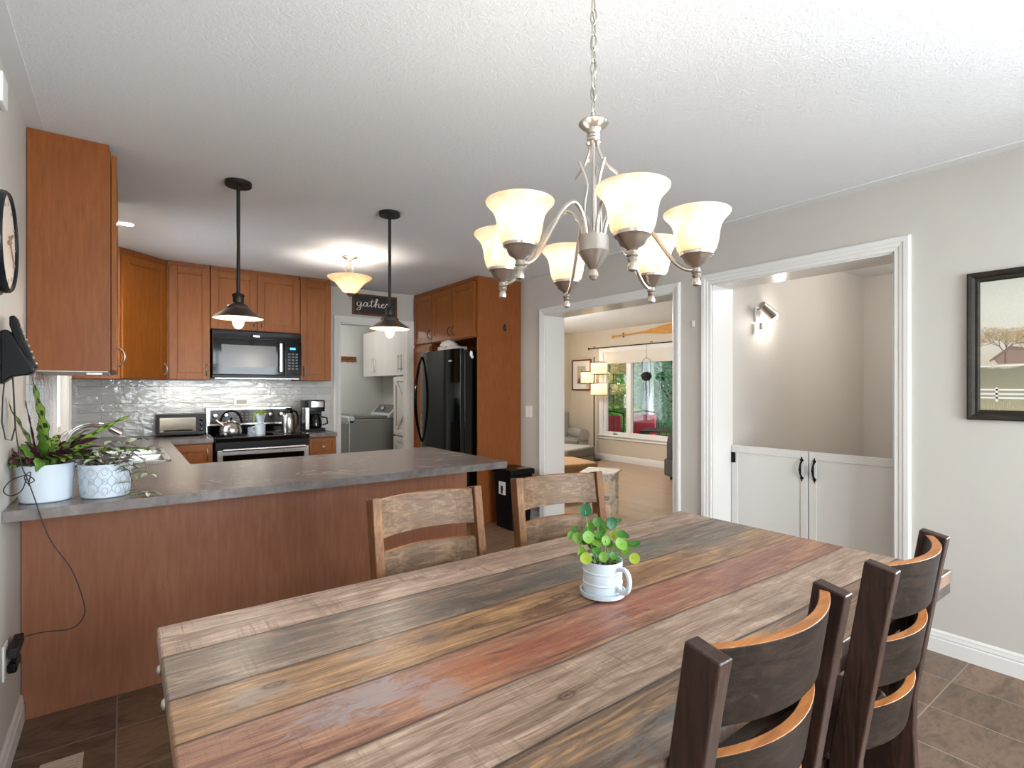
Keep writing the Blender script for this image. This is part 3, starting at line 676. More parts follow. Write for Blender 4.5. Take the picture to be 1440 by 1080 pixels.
MB().lathe([(.042,0),(.043,.09),(.044,.095),(.03,.097),(.001,.097)], n=24).tube([(-.041,0,.07),(-.07,0,.065),(-.075,0,.04),(-.065,0,.022),(-.041,0,.02)], .007, 8).build('mug', M['ceramic'], wp)
MB().lathe([(.028,.098),(.03,.12),(.05,.19),(.047,.19),(.001,.18)], n=24).build('cup', M['ceramic'], wp)

def leaf_mat(name, a, b, rough=.45, tr=.35):
    t = NT(name); n = t.noise(t.coord(), 30, 4); col = t.mix(n, srgb(a), srgb(b)); t.set(col=col, rough=rough)
    tl = t.n('ShaderNodeBsdfTranslucent'); t.l(col, tl.inputs[0]); mx = t.n('ShaderNodeMixShader'); mx.inputs[0].default_value = tr
    t.l(t.b.outputs[0], mx.inputs[1]); t.l(tl.outputs[0], mx.inputs[2]); t.l(mx.outputs[0], t.t.nodes['Material Output'].inputs[0]); return t.m
M['leaf'] = leaf_mat('bright_leaf', '5f8f2c', '8db84a'); M['leaf2'] = leaf_mat('mid_leaf', '3f7a2e', '5f9a3c'); M['leaf_dark'] = leaf_mat('deep_leaf', '1f5a36', '2f6f43')
M['leaf_yel'] = leaf_mat('yellow_leaf', 'b7c53a', '9fb53a'); M['stem'] = flat('green_stem', '7a9a45', .5)
mb = MB()
for i in range(70):
    a = random.uniform(0, 2*PI); r = random.uniform(0, .055); c = Vector((r*math.cos(a), r*math.sin(a), .19+random.uniform(0,.03)*(1-r/.07)-max(0,r-.045)*1.5))
    mb.m(random.choice((0,1))).ball(c, random.uniform(.007,.012), (1,1,.35), 7, 4, Euler((random.uniform(-.8,.8),random.uniform(-.8,.8),0)).to_matrix().to_4x4())
for i in range(4):
    a = PI+random.uniform(-.5,.5); mb.m(0).tube([(.045*math.cos(a),.045*math.sin(a),.195),(.058*math.cos(a),.058*math.sin(a),.17),(.058*math.cos(a),.06*math.sin(a),.13-.01*i)], .004, 5)
mb.build('foliage', [M['leaf_yel'], M['leaf']], wp)
th = thing('thermal_carafe', 'tall stainless thermal carafe with black lid and handle on the stove', 'carafe', (1.245, 5.21, .919))
MB().lathe([(.055,0),(.058,.01),(.058,.12),(.05,.165),(.038,.185)], n=28).build('body', M['steel'], th)
MB().lathe([(.040,.185),(.042,.20),(.036,.222),(.02,.235),(.001,.236)], n=24).box((-.055,-.012,.20),(-.02,.012,.215)).build('lid', M['black'], th)
MB().tube([(.03,0,.21),(.07,0,.195),(.088,0,.15),(.084,0,.08),(.055,0,.045)], .010, 10).build('handle', M['black'], th)
cm = thing('coffee_maker', 'black and steel drip coffee maker with glass pot, right of the stove', 'coffee maker', (1.425, 5.30, CT))
MB().box((0,0,0),(.19,.22,.03)).box((0,.13,.03),(.19,.22,.20)).build('base', M['black'], cm, bevel=.006)
MB().rbox((0,0,.195),(.19,.22,.305),.03).build('brew_head', M['black'], cm, bevel=.004)
MB().rbox((.03,-.002,.235),(.192,.1,.295),.03).box((-.002,-.001,.02),(.035,.12,.235)).build('steel_band', M['steel'], cm, bevel=.003)
MB().lathe([(.05,.032),(.064,.05),(.064,.10),(.05,.14),(.045,.15)], (.105,.055,0), n=24).build('pot', M['glassy_dark'], cm)
MB().tube([(.16,.03,.14),(.205,.01,.13),(.21,.01,.075),(.17,.03,.06)], .008, 8).lathe([(.05,.148),(.05,.160),(.03,.168)], (.105,.055,0), n=20).build('pot_handle', M['black'], cm)
# outlet with switch plate over the backguard
ou = thing('wall_outlet', 'white horizontal outlet plate on the tiles above the stove', 'outlet', (.935, YB-.009, 1.205))
MB().box((-.068,-.006,-.036),(.068,0,.036)).build('cover_plate', M['white_plastic'], ou, bevel=.003)
MB().box((-.045,-.009,-.02),(.045,-.006,.02)).build('receptacle', flat('receptacle_grey', '9b9994', .4), ou, bevel=.002)

# ------------------------------------------------------------------ gather sign
gs = thing('gather_sign', 'black wood sign reading gather in white script above the laundry doorway', 'sign', (2.035, YB-.001, 2.155))
SW, SH = .525, .235
M['sign_frame'] = cab_wood('sign_frame_wood', '5a3219', '6e4022', '84502d', .5)
mb = MB().box((0,-.022,0),(SW,0,.02)).box((0,-.022,SH-.02),(SW,0,SH)).box((0,-.022,.02),(.02,0,SH-.02)).box((SW-.02,-.022,.02),(SW,0,SH-.02)); mb.build('frame', M['sign_frame'], gs, bevel=.002)
MB().box((.02,-.012,.02),(SW-.02,0,SH-.02)).build('board', flat('sign_black', '26221f', .6), gs)
def cr(pts, n=6):
    P = [Vector((*p, 0)) for p in pts]; P = [P[0]*2-P[1]]+P+[P[-1]*2-P[-2]]; out = []
    for i in range(1, len(P)-2):
        for k in range(n):
            t = k/n; a, b, c_, d_ = P[i-1], P[i], P[i+1], P[i+2]
            out.append(.5*((2*b)+(c_-a)*t+(2*a-5*b+4*c_-d_)*t*t+(3*b-a-3*c_+d_)*t**3))
    out.append(P[-2]); return out
strokes = [  # x in letter units, x-height 1
  [(1.0,.85),(.7,1.0),(.25,.8),(.15,.3),(.45,.02),(.85,.3),(1.05,.9),(1.0,.2),(.8,-.75),(.35,-1.0),(.1,-.75),(.6,-.3),(1.3,.15),(1.6,.5)],
  [(2.35,.85),(2.0,1.0),(1.6,.6),(1.6,.15),(1.9,.0),(2.25,.4),(2.42,.95),(2.38,.2),(2.6,.02),(3.0,.4)],
  [(3.45,1.75),(3.25,.8),(3.2,.2),(3.45,.0),(3.9,.4),(4.3,1.2)],[(2.75,1.18),(3.4,1.25),(4.1,1.32)],
  [(3.9,.4),(4.5,1.4),(4.65,2.0),(4.4,1.95),(4.25,1.1),(4.15,.0),(4.35,.6),(4.75,.95),(4.95,.75),(4.85,.2),(5.05,.0),(5.4,.3)],
  [(5.4,.3),(5.85,.6),(6.05,.85),(5.85,1.0),(5.55,.7),(5.55,.2),(5.85,.0),(6.3,.3)],
  [(6.3,.3),(6.6,.9),(6.75,1.15),(6.75,.9),(7.15,.92),(7.1,.4),(7.2,.05),(7.5,.1),(7.9,.4)]]
mb = MB()
for s_ in strokes:
    pts = cr(s_); rr = []
    for i, p in enumerate(pts):
        q = pts[min(i+1, len(pts)-1)]-pts[max(i-1, 0)]; down = abs(q.y)/(q.length+1e-6); rr.append(.0022+.0034*down**2)
    mb.tube([(.045+p.x*.0530, -.0128, .098+p.y*.047) for p in pts], rr, 6)
mb.build('lettering', flat('sign_letters', 'e9ddd3', .6), gs)

# ------------------------------------------------------------------ laundry room
wa = thing('washing_machine', 'grey top-load washer with tilted console in the laundry room', 'washing machine', (2.36, 6.80, 0))
MB().box((0,0,.02),(.72,.69,.93)).build('body', M['appliance'], wa, bevel=.02, seg=3)
MB().box((-.004,.0,.86),(.10,.69,.965)).build('front_ledge', M['appliance_lt'], wa, bevel=.025, seg=3)
MB().prism([(.06,.935),(.56,.935),(.56,.965),(.08,.985)], .03, .66, 'y').build('lid', M['appliance'], wa, bevel=.006)
c_ = MB().prism([(.55,.93),(.76,.93),(.76,1.10),(.70,1.11),(.58,.985)], .0, .69, 'y').build('console', M['appliance_lt'], wa, bevel=.01)
MB().prism([(.592,.995),(.69,1.102),(.685,1.108),(.586,1.0)], .06, .60, 'y').build('control_panel', flat('washer_panel', '5d5d5f', .25, .3), c_)
MB().lathe([(.035,0),(.035,.015),(.028,.028),(.001,.03)], n=20, M=Matrix.Rotation(-.83, 4, 'Y')).build('dial', M['chrome'], c_, loc=(.632,.35,1.055))
def lcab(label, loc, w, z0, z1, d, n):
    r = thing('laundry_cabinet', label, 'cabinet', (loc[0], loc[1], 0), -PI/2, 'white laundry cabinets')
    MB().box((0,0,z0),(w,d,z1)).build('body', M['gate'], r, bevel=.002)
    for i in range(n):
        a = w*i/n; dr = MB().box((0,-.018,0),(w/n-.004,0,z1-z0-.004)).build('door', M['gate'], r, loc=(a+.002,-.001,z0+.002), bevel=.002)
        hx = (w/n-.05) if i % 2 == 0 else .05
        MB().tube([(hx,-.045,.05),(hx,-.045,.27)], .006, 8).tube([(hx,-.045,.08),(hx,-.018,.08)], .004).tube([(hx,-.045,.24),(hx,-.018,.24)], .004).build('handle', M['nickel'], dr)
    return r
lcab('white four-door upper cabinet in the laundry room', (2.93, 7.72), 1.80, 1.51, 2.16, .369, 4)
xc = thing('laundry_tower', 'white laundry tower with X-braced barn doors below the upper cabinet', 'cabinet', (2.96, 6.66, 0), -PI/2)
MB().box((0,0,0),(.76,.338,1.505)).build('body', M['gate'], xc, bevel=.002)
for z0, z1 in ((.72,1.49),(.03,.70)):
    mb = MB(); w = .74; hh = z1-z0
    mb.box((.02,-.015,.02),(w-.02,0,hh-.02)).box((0,-.034,0),(.06,-.001,hh)).box((w-.06,-.034,0),(w,-.001,hh)).box((.06,-.034,0),(w-.06,-.001,.06)).box((.06,-.034,hh-.06),(w-.06,-.001,hh))
    for s_ in (1,-1):
        L = math.hypot(w-.12, hh-.12); Mx = Matrix.Translation((w/2,-.022-.002*s_,hh/2)) @ Matrix.Rotation(s_*math.atan2(hh-.12, w-.12), 4, 'Y'); mb.cbox((0,0,0),(L,.016,.055),Mx)
    dr = mb.build('door', M['gate'], xc, loc=(.01,-.001,z0), bevel=.002)
    MB().ball((w-.30,-.045,hh-.09 if z0 < .5 else .05), .045, (1.1,.6,.45)).build('cup_pull', M['trim'], dr)
kr = thing('key_rack', 'brown wooden key rack with hooks on the laundry wall', 'rack', (2.50, 7.897, 1.745))
MB().box((0,-.02,0),(.36,0,.075)).build('board', cab_wood('rack_wood','6b3d18','8a5223','a56a34',.5,(1,7,7)), kr, bevel=.003)
mb = MB().tube(cr([(.03,.04),(.08,.055),(.12,.03),(.17,.05),(.22,.032),(.27,.05),(.33,.038)]) and [(p.x,-.023,p.y) for p in cr([(.03,.04),(.08,.055),(.12,.03),(.17,.05),(.22,.032),(.27,.05),(.33,.038)])], .004, 5)
mb.build('lettering', M['bronze'], kr)
for i in range(4):
    x = .06+i*.08; MB().tube([(x,-.02,.02),(x,-.035,.005),(x,-.04,-.012),(x,-.03,-.018)], .003, 6).build('hook', M['bronze'], kr)

# ------------------------------------------------------------------ dining table
TX0, TY0 = .065, .515
TW, TD = 2.035, 1.005
tb = thing('dining_table', 'long reclaimed-wood dining table with multicoloured plank top', 'table', (TX0, TY0, 0))
mb = MB().box((0,0,.722),(TW,TD,.76)); tp = mb.build('tabletop', M['table'], tb, bevel=.005, seg=3)
MB().box((.003,.003,.688),(TW-.003,.05,.722)).box((.003,TD-.05,.688),(TW-.003,TD-.003,.722)).box((.003,.05,.688),(.05,TD-.05,.722)).box((TW-.05,.05,.688),(TW-.003,TD-.05,.722)).build('edge_frame', M['apron'], tb, bevel=.003)
MB().box((.11,.09,.60),(TW-.11,.115,.70)).box((.11,TD-.115,.60),(TW-.11,TD-.09,.70)).box((.10,.09,.60),(.125,TD-.09,.70)).box((TW-.125,.09,.60),(TW-.10,TD-.09,.70)).build('apron', M['apron'], tb, bevel=.003)
for x in (.10, TW-.19):
    for y in (.09, TD-.18): MB().box((x,y,0),(x+.09,y+.09,.69)).build('leg', M['post_dark'], tb, bevel=.006)
for y, z in ((.69,.728),(.47,.72),(.2,.72),(.86,.72)):
    MB().ball((-.001,y,z), .011, (.6,1,1)).build('bolt', M['nickel'], tb)
for y in (.04,.96): MB().ball((TW+.001,y,.712), .009, (.5,1,1)).build('bolt', M['black_iron'], tb)

# ------------------------------------------------------------------ dining chairs
def make_chair(label, loc, rotz, dark):
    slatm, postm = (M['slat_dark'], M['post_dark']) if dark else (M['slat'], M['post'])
    r = thing('dining_chair', label, 'chair', loc, rotz, 'rustic wooden ladder-back chairs at the table')
    yb = lambda z: -.195-.075*max(0, (z-.46)/.49)-.03*max(0, (.46-z)/.46)
    hw = .222
    for s in (-1, 1):
        rings = []
        for z in (0,.2,.40,.5,.62,.75,.86,.955):
            d = .030 if z > .3 else .026
            x0, x1 = s*(hw-.034), s*hw; y = yb(z); tilt = .012 if z == .955 else 0
            rings.append([(x0,y-d,z-tilt),(x1,y-d,z-tilt),(x1,y+d,z),(x0,y+d,z)])
        MB().loft(rings).build('back_post', postm, r, bevel=.004, ang=25)
        MB().loft([[(s*(hw-.04)-.0,.18,0),(s*hw,.18,0),(s*hw,.22,0),(s*(hw-.04),.22,0)], [(s*(hw-.045),.17,.43),(s*hw,.17,.43),(s*hw,.22,.43),(s*(hw-.045),.22,.43)]]).build('leg', postm, r, bevel=.003)
        MB().box((s*(hw-.03) if s > 0 else s*(hw-.008),-.17,.36),(s*(hw-.008) if s > 0 else s*(hw-.03),.18,.43)).build('seat_rail', postm, r)
        MB().box((s*(hw-.03) if s > 0 else s*(hw-.008),-.19,.14),(s*(hw-.008) if s > 0 else s*(hw-.03),.18,.175)).build('stretcher', postm, r)
    MB().box((-.19,.18,.36),(.19,.205,.43)).build('seat_rail', postm, r)
    MB().rbox((-.225,-.165,.43),(.225,.235,.475),.03).build('seat', M['seat_leather'], r, bevel=.014, seg=3)
    for z0, z1 in ((.815,.945),(.655,.765),(.50,.605)):
        n = 14; th = .021; rings = []
        for i in range(n+1):
            x = -(hw-.036)+2*(hw-.036)*i/n; bow = -.048*(1-(2*i/n-1)**2)
            def q(z, o): return (x, yb(z)+.006+bow+o, z)
            rings.append([q(z0,-th/2), q(z0,th/2), q(z1,th/2), q(z1,-th/2)])
        mb = MB(); R = [[mb.bm.verts.new(p) for p in g] for g in rings]
        for i in range(n):
            A, B_ = R[i], R[i+1]
            for j in range(4): mb.mi = 1 if j == 2 else 0; mb.face([A[j], A[(j+1)%4], B_[(j+1)%4], B_[j]])
        mb.mi = 0; mb.face(R[0]); mb.face(R[-1])
        mb.build('back_slat', [slatm, M['slat_edge']], r, bevel=.0025, ang=30)
    return r
def at_back(cx, cy, deg, top=-.267):
    a = math.radians(deg); return (cx+math.sin(a)*top, cy-math.cos(a)*top, 0), a
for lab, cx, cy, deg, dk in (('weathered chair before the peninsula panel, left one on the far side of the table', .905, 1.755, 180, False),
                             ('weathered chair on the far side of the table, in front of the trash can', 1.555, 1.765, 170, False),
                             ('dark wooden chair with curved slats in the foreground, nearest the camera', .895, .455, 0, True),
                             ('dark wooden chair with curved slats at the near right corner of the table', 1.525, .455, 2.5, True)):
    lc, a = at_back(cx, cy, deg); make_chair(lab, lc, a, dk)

# ------------------------------------------------------------------ mug planter on the table
pl = thing('potted_pilea', 'round-leaved green plant in a white ribbed mug with saucer on the dining table', 'potted plant', (1.070, 1.028, .761))
MB().lathe([(.050,.0),(.061,.004),(.063,.016),(.059,.016),(.056,.008),(.001,.007)], n=36).build('saucer', M['ceramic'], pl)
prof = [(.050,.008)]+[(.0525+.0012*(1 if k % 2 else 0), .012+.0001) for k in (0,)]
prof = [(.048,.008),(.0525,.014),(.053,.035),(.0545,.037),(.0545,.040),(.053,.042),(.0535,.066),(.055,.068),(.055,.071),(.0535,.073),(.055,.098),(.0515,.098),(.051,.088),(.001,.086)]
mug = MB().lathe(prof, n=40).build('mug', M['ceramic'], pl)
ha = math.radians(-36.4-50)
hp = [(.052,.083),(.075,.086),(.088,.074),(.091,.052),(.084,.032),(.068,.024),(.054,.030)]
MB().tube([(p.x*math.cos(ha), p.x*math.sin(ha), p.y) for p in cr(hp, 4)], .0068, 10).build('handle', M['ceramic'], mug)
mb = MB()
for i in range(80):
    a = random.uniform(0, 2*PI); q = .046*math.sqrt(random.random()); mb.ball((q*math.cos(a), q*math.sin(a), .088), random.uniform(.003,.007), n=6, m=4)
mb.build('soil', M['soil'], pl)
rt = Vector((math.cos(math.radians(-36.4)), math.sin(math.radians(-36.4)), 0)); fw_ = Vector((math.sin(math.radians(36.4)), math.cos(math.radians(36.4)), 0))
mb = MB(); rs = random.Random(4)
# (across, height, depth, radius, tilt, material) seen from the dining side
LV = [(-.048,.245,.0,.0155,.3,2),(-.012,.210,.01,.0125,.4,1),(.024,.212,-.01,.0145,.1,2),(.044,.215,.01,.010,1.3,1),(-.040,.185,.0,.015,.9,1),(-.085,.172,.01,.011,.5,0),(-.070,.172,-.01,.013,.5,0),
      (-.042,.176,-.02,.015,.4,0),(-.012,.178,-.01,.013,1.2,1),(.002,.186,.02,.013,.8,1),(.006,.167,-.02,.012,.3,0),(-.018,.165,-.02,.014,.9,0),(.048,.157,-.02,.016,.8,0),(.035,.172,.02,.011,.6,3),
      (.088,.152,.0,.014,1.25,1),(.066,.150,.01,.010,.6,0),(-.062,.140,-.04,.012,.2,0),(-.053,.128,-.05,.014,.3,3),(-.005,.130,-.045,.0115,.3,0),(.084,.118,-.02,.013,.2,3),(.060,.138,-.02,.011,.9,0),
      (.012,.205,.0,.012,.6,0),(-.06,.160,.03,.013,1.0,2),(.052,.180,.0,.012,.9,1),(-.03,.195,.03,.012,.8,0),(.07,.168,.03,.011,1.1,2),(0,.155,.03,.014,.6,0),(-.02,.140,-.03,.013,1.1,1),(.025,.128,-.03,.010,.7,1),(-.028,.150,.0,.012,.9,1),(.018,.150,.01,.011,.8,1),(-.048,.155,.02,.012,.9,1),(.03,.140,.03,.010,.7,0),(-.075,.19,.02,.010,1.2,1)]
for ax, hz, dp, r, tl, mi in LV:
    c = rt*ax+fw_*dp+Vector((0,0,hz-.012)); base_ = rt*(ax*.35+rs.uniform(-.008,.008))+fw_*(dp*.3+rs.uniform(-.012,.012))+Vector((0,0,.088)); midp = (c+base_)/2+rt*ax*.10+Vector((0,0,.008))
    mb.m(4).tube([base_, midp, c], .0011, 5)
    # leaf disc faces out and up; tilt 0 = faces the camera side, 1.5 = horizontal
    r *= 1.15; nrm = (-fw_*math.cos(tl)+rt*rs.uniform(-.4,.4)+Vector((0,0,1))*math.sin(tl)).normalized()
    Mx = nrm.to_track_quat('Z', 'Y').to_matrix().to_4x4()
    N = 14; top = []; 
    rings = []
    for rr_, zz in ((1,0),(.72,-.0016),(.35,-.0026),(.02,-.003)):
        rings.append([c+Mx@Vector((r*rr_*math.cos(2*PI*k/N), r*rr_*math.sin(2*PI*k/N), zz)) for k in range(N)])
    low = [[p-nrm*.0007 for p in g] for g in reversed(rings)]
    mb.m(mi).loft(low+rings)
mb.build('foliage', [M['leaf'], M['leaf2'], M['leaf_dark'], M['leaf_yel'], M['stem']], pl)

# ------------------------------------------------------------------ chandelier
CX, CY = .926, .920
ch = thing('chandelier', 'brushed nickel six-arm chandelier with frosted bell shades over the table', 'chandelier', (CX, CY, 0))
mb = MB(); z = H-.03; k = 0
while z > 1.985:
    pts = []
    for i in range(14):
        a = 2*PI*i/14; u_, v_ = .0075*math.cos(a), .019*math.sin(a)
        pts.append((u_*math.cos(k*PI/2+.3), u_*math.sin(k*PI/2+.3), z-.016+v_))
    mb.tube(pts, .0020, 6, closed=True); z -= .031; k += 1
mb.tube([(.004*math.sin(i*1.3), .004*math.cos(i*1.3), H-(H-1.975)*i/24) for i in range(25)], .0018, 5)
mb.build('chain', M['nickel'], ch)
MB().lathe([(.060,H-.002),(.058,H-.012),(.03,H-.03),(.006,H-.036)], n=28).build('ceiling_canopy', M['nickel'], ch)
MB().lathe([(.003,1.976),(.020,1.978),(.0355,1.981),(.0365,1.978),(.031,1.971),(.019,1.963),(.015,1.952),(.017,1.948),(.015,1.944),(.017,1.940),(.015,1.936),(.018,1.930),(.012,1.927),(.001,1.927)], n=28).build('top_disc', M['nickel'], ch)
MB().tube([(0,0,1.70),(0,0,1.94)], .004, 8).build('centre_rod', M['nickel'], ch)
for k in range(3):
    a = math.radians(k*120+10-36.4); pts = cr([(.010,1.935),(.014,1.915),(.030,1.885),(.062,1.862)], 4)
    MB().tube([(p.x*math.cos(a), p.x*math.sin(a), p.y) for p in pts], .0036, 8).build('scroll', M['nickel'], ch)
    a += math.radians(55); pts = cr([(.022,1.70),(.020,1.78),(.014,1.83),(.034,1.885)], 4)
    MB().tube([(p.x*math.cos(a)-.004*math.sin(a), p.x*math.sin(a), p.y) for p in pts], .0036, 8).build('scroll', M['nickel'], ch)
MB().lathe([(.020,1.712),(.024,1.706),(.036,1.703),(.037,1.698),(.036,1.668),(.038,1.664),(.034,1.658),(.022,1.640),(.012,1.626),(.008,1.622),(.011,1.614),(.012,1.606),(.007,1.597),(.001,1.595)], n=32).build('hub', M['nickel'], ch)
SP = [(.030,1.634),(.036,1.639),(.043,1.650),(.0475,1.668),(.050,1.688),(.054,1.704),(.061,1.716),(.068,1.723),(.0735,1.729),(.0745,1.733),(.072,1.7345),(.065,1.727),(.058,1.719),(.0515,1.706),(.0475,1.689),(.045,1.669),(.0405,1.652),(.034,1.642),(.001,1.641)]
RA = .238
for k in range(6):
    a = math.radians(40+60*k-36.4); dx, dy = math.cos(a), math.sin(a)
    pts = cr([(.024,1.700),(.036,1.745),(.066,1.772),(.105,1.748),(.145,1.690),(.185,1.630),(.215,1.606),(.238,1.606)], 5)
    arm = MB().tube([(p.x*dx, p.x*dy, p.y) for p in pts], .0048, 10).build('arm', M['nickel'], ch)
    MB().lathe([(.038,1.643),(.037,1.636),(.030,1.630),(.024,1.618),(.013,1.612),(.009,1.606),(.010,1.600),(.012,1.597),(.009,1.593),(.011,1.590),(.007,1.583),(.010,1.575),(.009,1.568),(.001,1.564)], (RA*dx, RA*dy, 0), n=24).build('socket_cup', M['nickel'], arm)
    MB().lathe(SP, (RA*dx, RA*dy, 0), n=40, cap=False).build('shade', M['shade'], arm, ang=80)
    MB().ball((RA*dx, RA*dy, 1.683), .021, (1,1,1.25), 14, 10).build('bulb', M['bulb'], arm)
    point('chandelier_light', (CX+RA*dx, CY+RA*dy, 1.722), .85, (1,.93,.84), .03)

# ------------------------------------------------------------------ pendants over the peninsula
def pendant(label, x, y):
    r = thing('pendant_light', label, 'pendant light', (x, y, 0), 0, 'pendant lights over the peninsula')
    MB().lathe([(.066,H-.001),(.066,H-.020),(.062,H-.024),(.001,H-.025)], n=32).build('ceiling_canopy', M['bronze'], r)
    MB().tube([(0,0,1.83),(0,0,H-.02)], .0095, 12).build('rod', M['bronze'], r)
    MB().lathe([(.012,1.845),(.024,1.842),(.030,1.836),(.031,1.828),(.027,1.822),(.027,1.792),(.034,1.784)], n=24).build('socket_cup', M['bronze'], r)
    mb = MB().lathe([(.034,1.786),(.052,1.776),(.056,1.768),(.057,1.759),(.062,1.756),(.090,1.736),(.112,1.720),(.1235,1.711),(.1235,1.708)], n=40, cap=False)
    mb.m(1).lathe([(.122,1.708),(.110,1.717),(.088,1.732),(.058,1.753),(.050,1.765),(.028,1.780)], n=40, cap=False)
    mb.build('shade', [M['bronze_shade'], flat('shade_inside', 'b98a66', .35, .3)], r, ang=50)
    MB().lathe([(.013,1.78),(.016,1.76),(.027,1.735),(.031,1.705),(.028,1.675),(.016,1.655),(.001,1.650)], n=20).build('bulb', M['bulb_c'], r)
    point('pendant_glow', (x, y, 1.70), 15, WARM, .016); return r
pendant('dark bronze pendant with cone shade hanging left, in front of the microwave', .498, 3.15)
pendant('dark bronze pendant with cone shade hanging right, before the gather sign', 1.351, 3.13)
# semi-flush kitchen light
sf = thing('ceiling_light', 'semi-flush light with amber glass bowl near the kitchen ceiling', 'ceiling light', (1.533, 4.372, 0))
MB().lathe([(.065,H-.001),(.064,H-.010),(.03,H-.024),(.014,H-.03),(.014,H-.045),(.001,H-.046)], n=32).build('ceiling_canopy', M['nickel'], sf)
for k in range(3):
    a = k*2*PI/3+.4; pts = cr([(.008,H-.04),(.012,H-.07),(.035,H-.095)], 4); q2 = cr([(.045,H-.10),(.022,H-.14),(.014,H-.17),(.006,H-.30)], 4)
    MB().tube([(p.x*math.cos(a), p.x*math.sin(a), p.y) for p in pts], .003, 6).tube([(p.x*math.cos(a), p.x*math.sin(a), p.y) for p in q2], .003, 6).build('scroll', M['nickel'], sf)
MB().lathe([(.03,2.13),(.055,2.143),(.085,2.18),(.12,2.222),(.165,2.252),(.18,2.264),(.181,2.268),(.175,2.270),(.16,2.258),(.115,2.230),(.08,2.187),(.05,2.150),(.028,2.138)], n=44, cap=False).build('glass_bowl', M['shade_amber'], sf, ang=80)
MB().lathe([(.038,2.138),(.036,2.128),(.014,2.112),(.006,2.104),(.011,2.094),(.006,2.084),(.001,2.082)], n=20).build('finial', M['nickel'], sf)
for s in (-1, 1): MB().ball((s*.06,s*.02,2.225), .026).build('bulb', M['bulb'], sf)
point('kitchen_glow', (1.533, 4.372, 2.205), 14, WARM, .03)
# recessed light
rl = thing('recessed_light', 'small bright recessed light in the ceiling beside the left upper cabinet', 'ceiling light', (.015, 4.39, 0))
MB().lathe([(.058,H-.0005),(.058,H-.005),(.045,H-.004),(.045,H-.0015)], n=28, cap=False).build('trim_ring', M['white_plastic'], rl)
MB().lathe([(.045,H-.002),(.001,H-.0025)], n=28, cap=False).build('lens', M['led'], rl)
area('recessed_glow', (.015, 4.39, H-.008), (0,0,0), .08, .08, 10, (1,.88,.7))
area('range_hood_glow', (1.0, 5.52, 1.415), (0,0,0), .3, .1, 1.0, (1,.9,.75))
area('under_cabinet_glow', (.45, 5.55, 1.405), (0,0,0), .2, .06, .8, (1,.9,.75))

# ------------------------------------------------------------------ left wall: clock, phone, cord, adapter
M['clock_mark'] = flat('clock_marks', '9a8574', .5)
ck = thing('wall_clock', 'round black-rimmed wall clock with cream face on the left wall', 'clock', (XL, 2.20, 1.775))
RY = Matrix.Rotation(PI/2, 4, 'Y')
MB().lathe([(.158,.001),(.160,.02),(.160,.030),(.148,.034),(.154,.040),(.152,.050),(.146,.056),(.1415,.053),(.141,.046)], n=56, M=RY).build('rim', flat('clock_rim', '15181d', .25, spec=.35), ck)
MB().lathe([(.142,.047),(.001,.048)], n=48, cap=False, M=RY).build('face', flat('clock_face', 'd8c6b6', .5), ck)
for k in range(12):
    a = 2*PI*k/12; MB().cbox((0,0,0), (.002,.004,.014), Matrix.Translation((.0495,.118*math.sin(a),.118*math.cos(a))) @ Matrix.Rotation(-a, 4, 'X')).build('hour_mark', M['clock_mark'], ck)
mb = MB().tube([(.052,0,0),(.052,.06,.035)], .003, 6).tube([(.054,-.02,.015),(.054,.075,-.06)], .0022, 6).ball((.052,0,0), .007); mb.build('hands', flat('clock_hands', '8a6a55', .4), ck)
ph = thing('cordless_phone', 'black cordless phone in its cradle mounted on the left wall above the plants', 'phone', (XL, 2.415, 0))
MB().prism([(.001,1.345),(.001,1.525),(.018,1.53),(.030,1.515),(.083,1.405),(.088,1.390),(.070,1.378),(.03,1.372)], 0, .075, 'y').build('cradle', M['black'], ph, bevel=.006, seg=3)
hs_ = MB().prism([(.022,1.575),(.034,1.580),(.042,1.565),(.058,1.50),(.092,1.405),(.086,1.398),(.076,1.400),(.040,1.475),(.022,1.545)], .014, .062, 'y').build('handset', M['black'], ph, bevel=.005, seg=3)
mb = MB()
for i in range(7):
    for j in range(3):
        t = i/6; x = .0475+(.086-.0475)*t; z_ = 1.540-(1.540-1.418)*t; mb.ball((x+.002, .024+j*.014, z_), .0042, (.6,1,1), 8, 6)
mb.build('keypad', flat('phone_keys', 'a8aaab', .3, .5), hs_)
MB().tube([(.01,.03,1.375),(.006,.02,1.30),(.004,.018,1.22),(.012,.025,1.16),(.025,.04,1.155),(.033,.05,1.20),(.03,.045,1.30),(.028,.04,1.37)], .0022, 6).build('phone_cord', M['cord'], ph)
cord = [(-.3,1.39),(-.296,1.299),(-.291,1.178),(-.277,1.069),(-.264,1.026),(-.242,.943),(-.22,.854),(-.196,.786),(-.148,.692),(-.117,.583),(-.113,.516),(-.148,.48),(-.224,.488),(-.285,.484)]
pts = [(p.x, 2.435-(.0), p.y) for p in cr(cord, 5)]; pts += [(-.300,2.56,.44),(-.307,2.628,.418)]
mb = MB().tube(pts, .0019, 6)
mb.tube([(p.x, 2.432, p.y) for p in cr([(-.264,1.026),(-.278,.984),(-.305,.97),(-.322,.989),(-.305,1.020),(-.269,1.036),(-.255,1.03),(-.245,1.015),(-.262,1.008),(-.27,1.03),(-.255,1.045),(-.26,1.0)], 5)], .0019, 6)
o = mb.build('charging_cable', M['cord']); tag(o, 'thin dark cable knotted by the white pot and hanging down to the wall outlet', 'cable')
ad = thing('power_adapter', 'black power adapter brick plugged in low on the left wall', 'power adapter', (XL, 2.46, 0))
MB().box((.010,.02,.400),(.038,.17,.436)).build('brick', M['cord'], ad, bevel=.006)
MB().box((.008,.03,.345),(.034,.13,.380)).build('plug', M['black'], ad, bevel=.008)
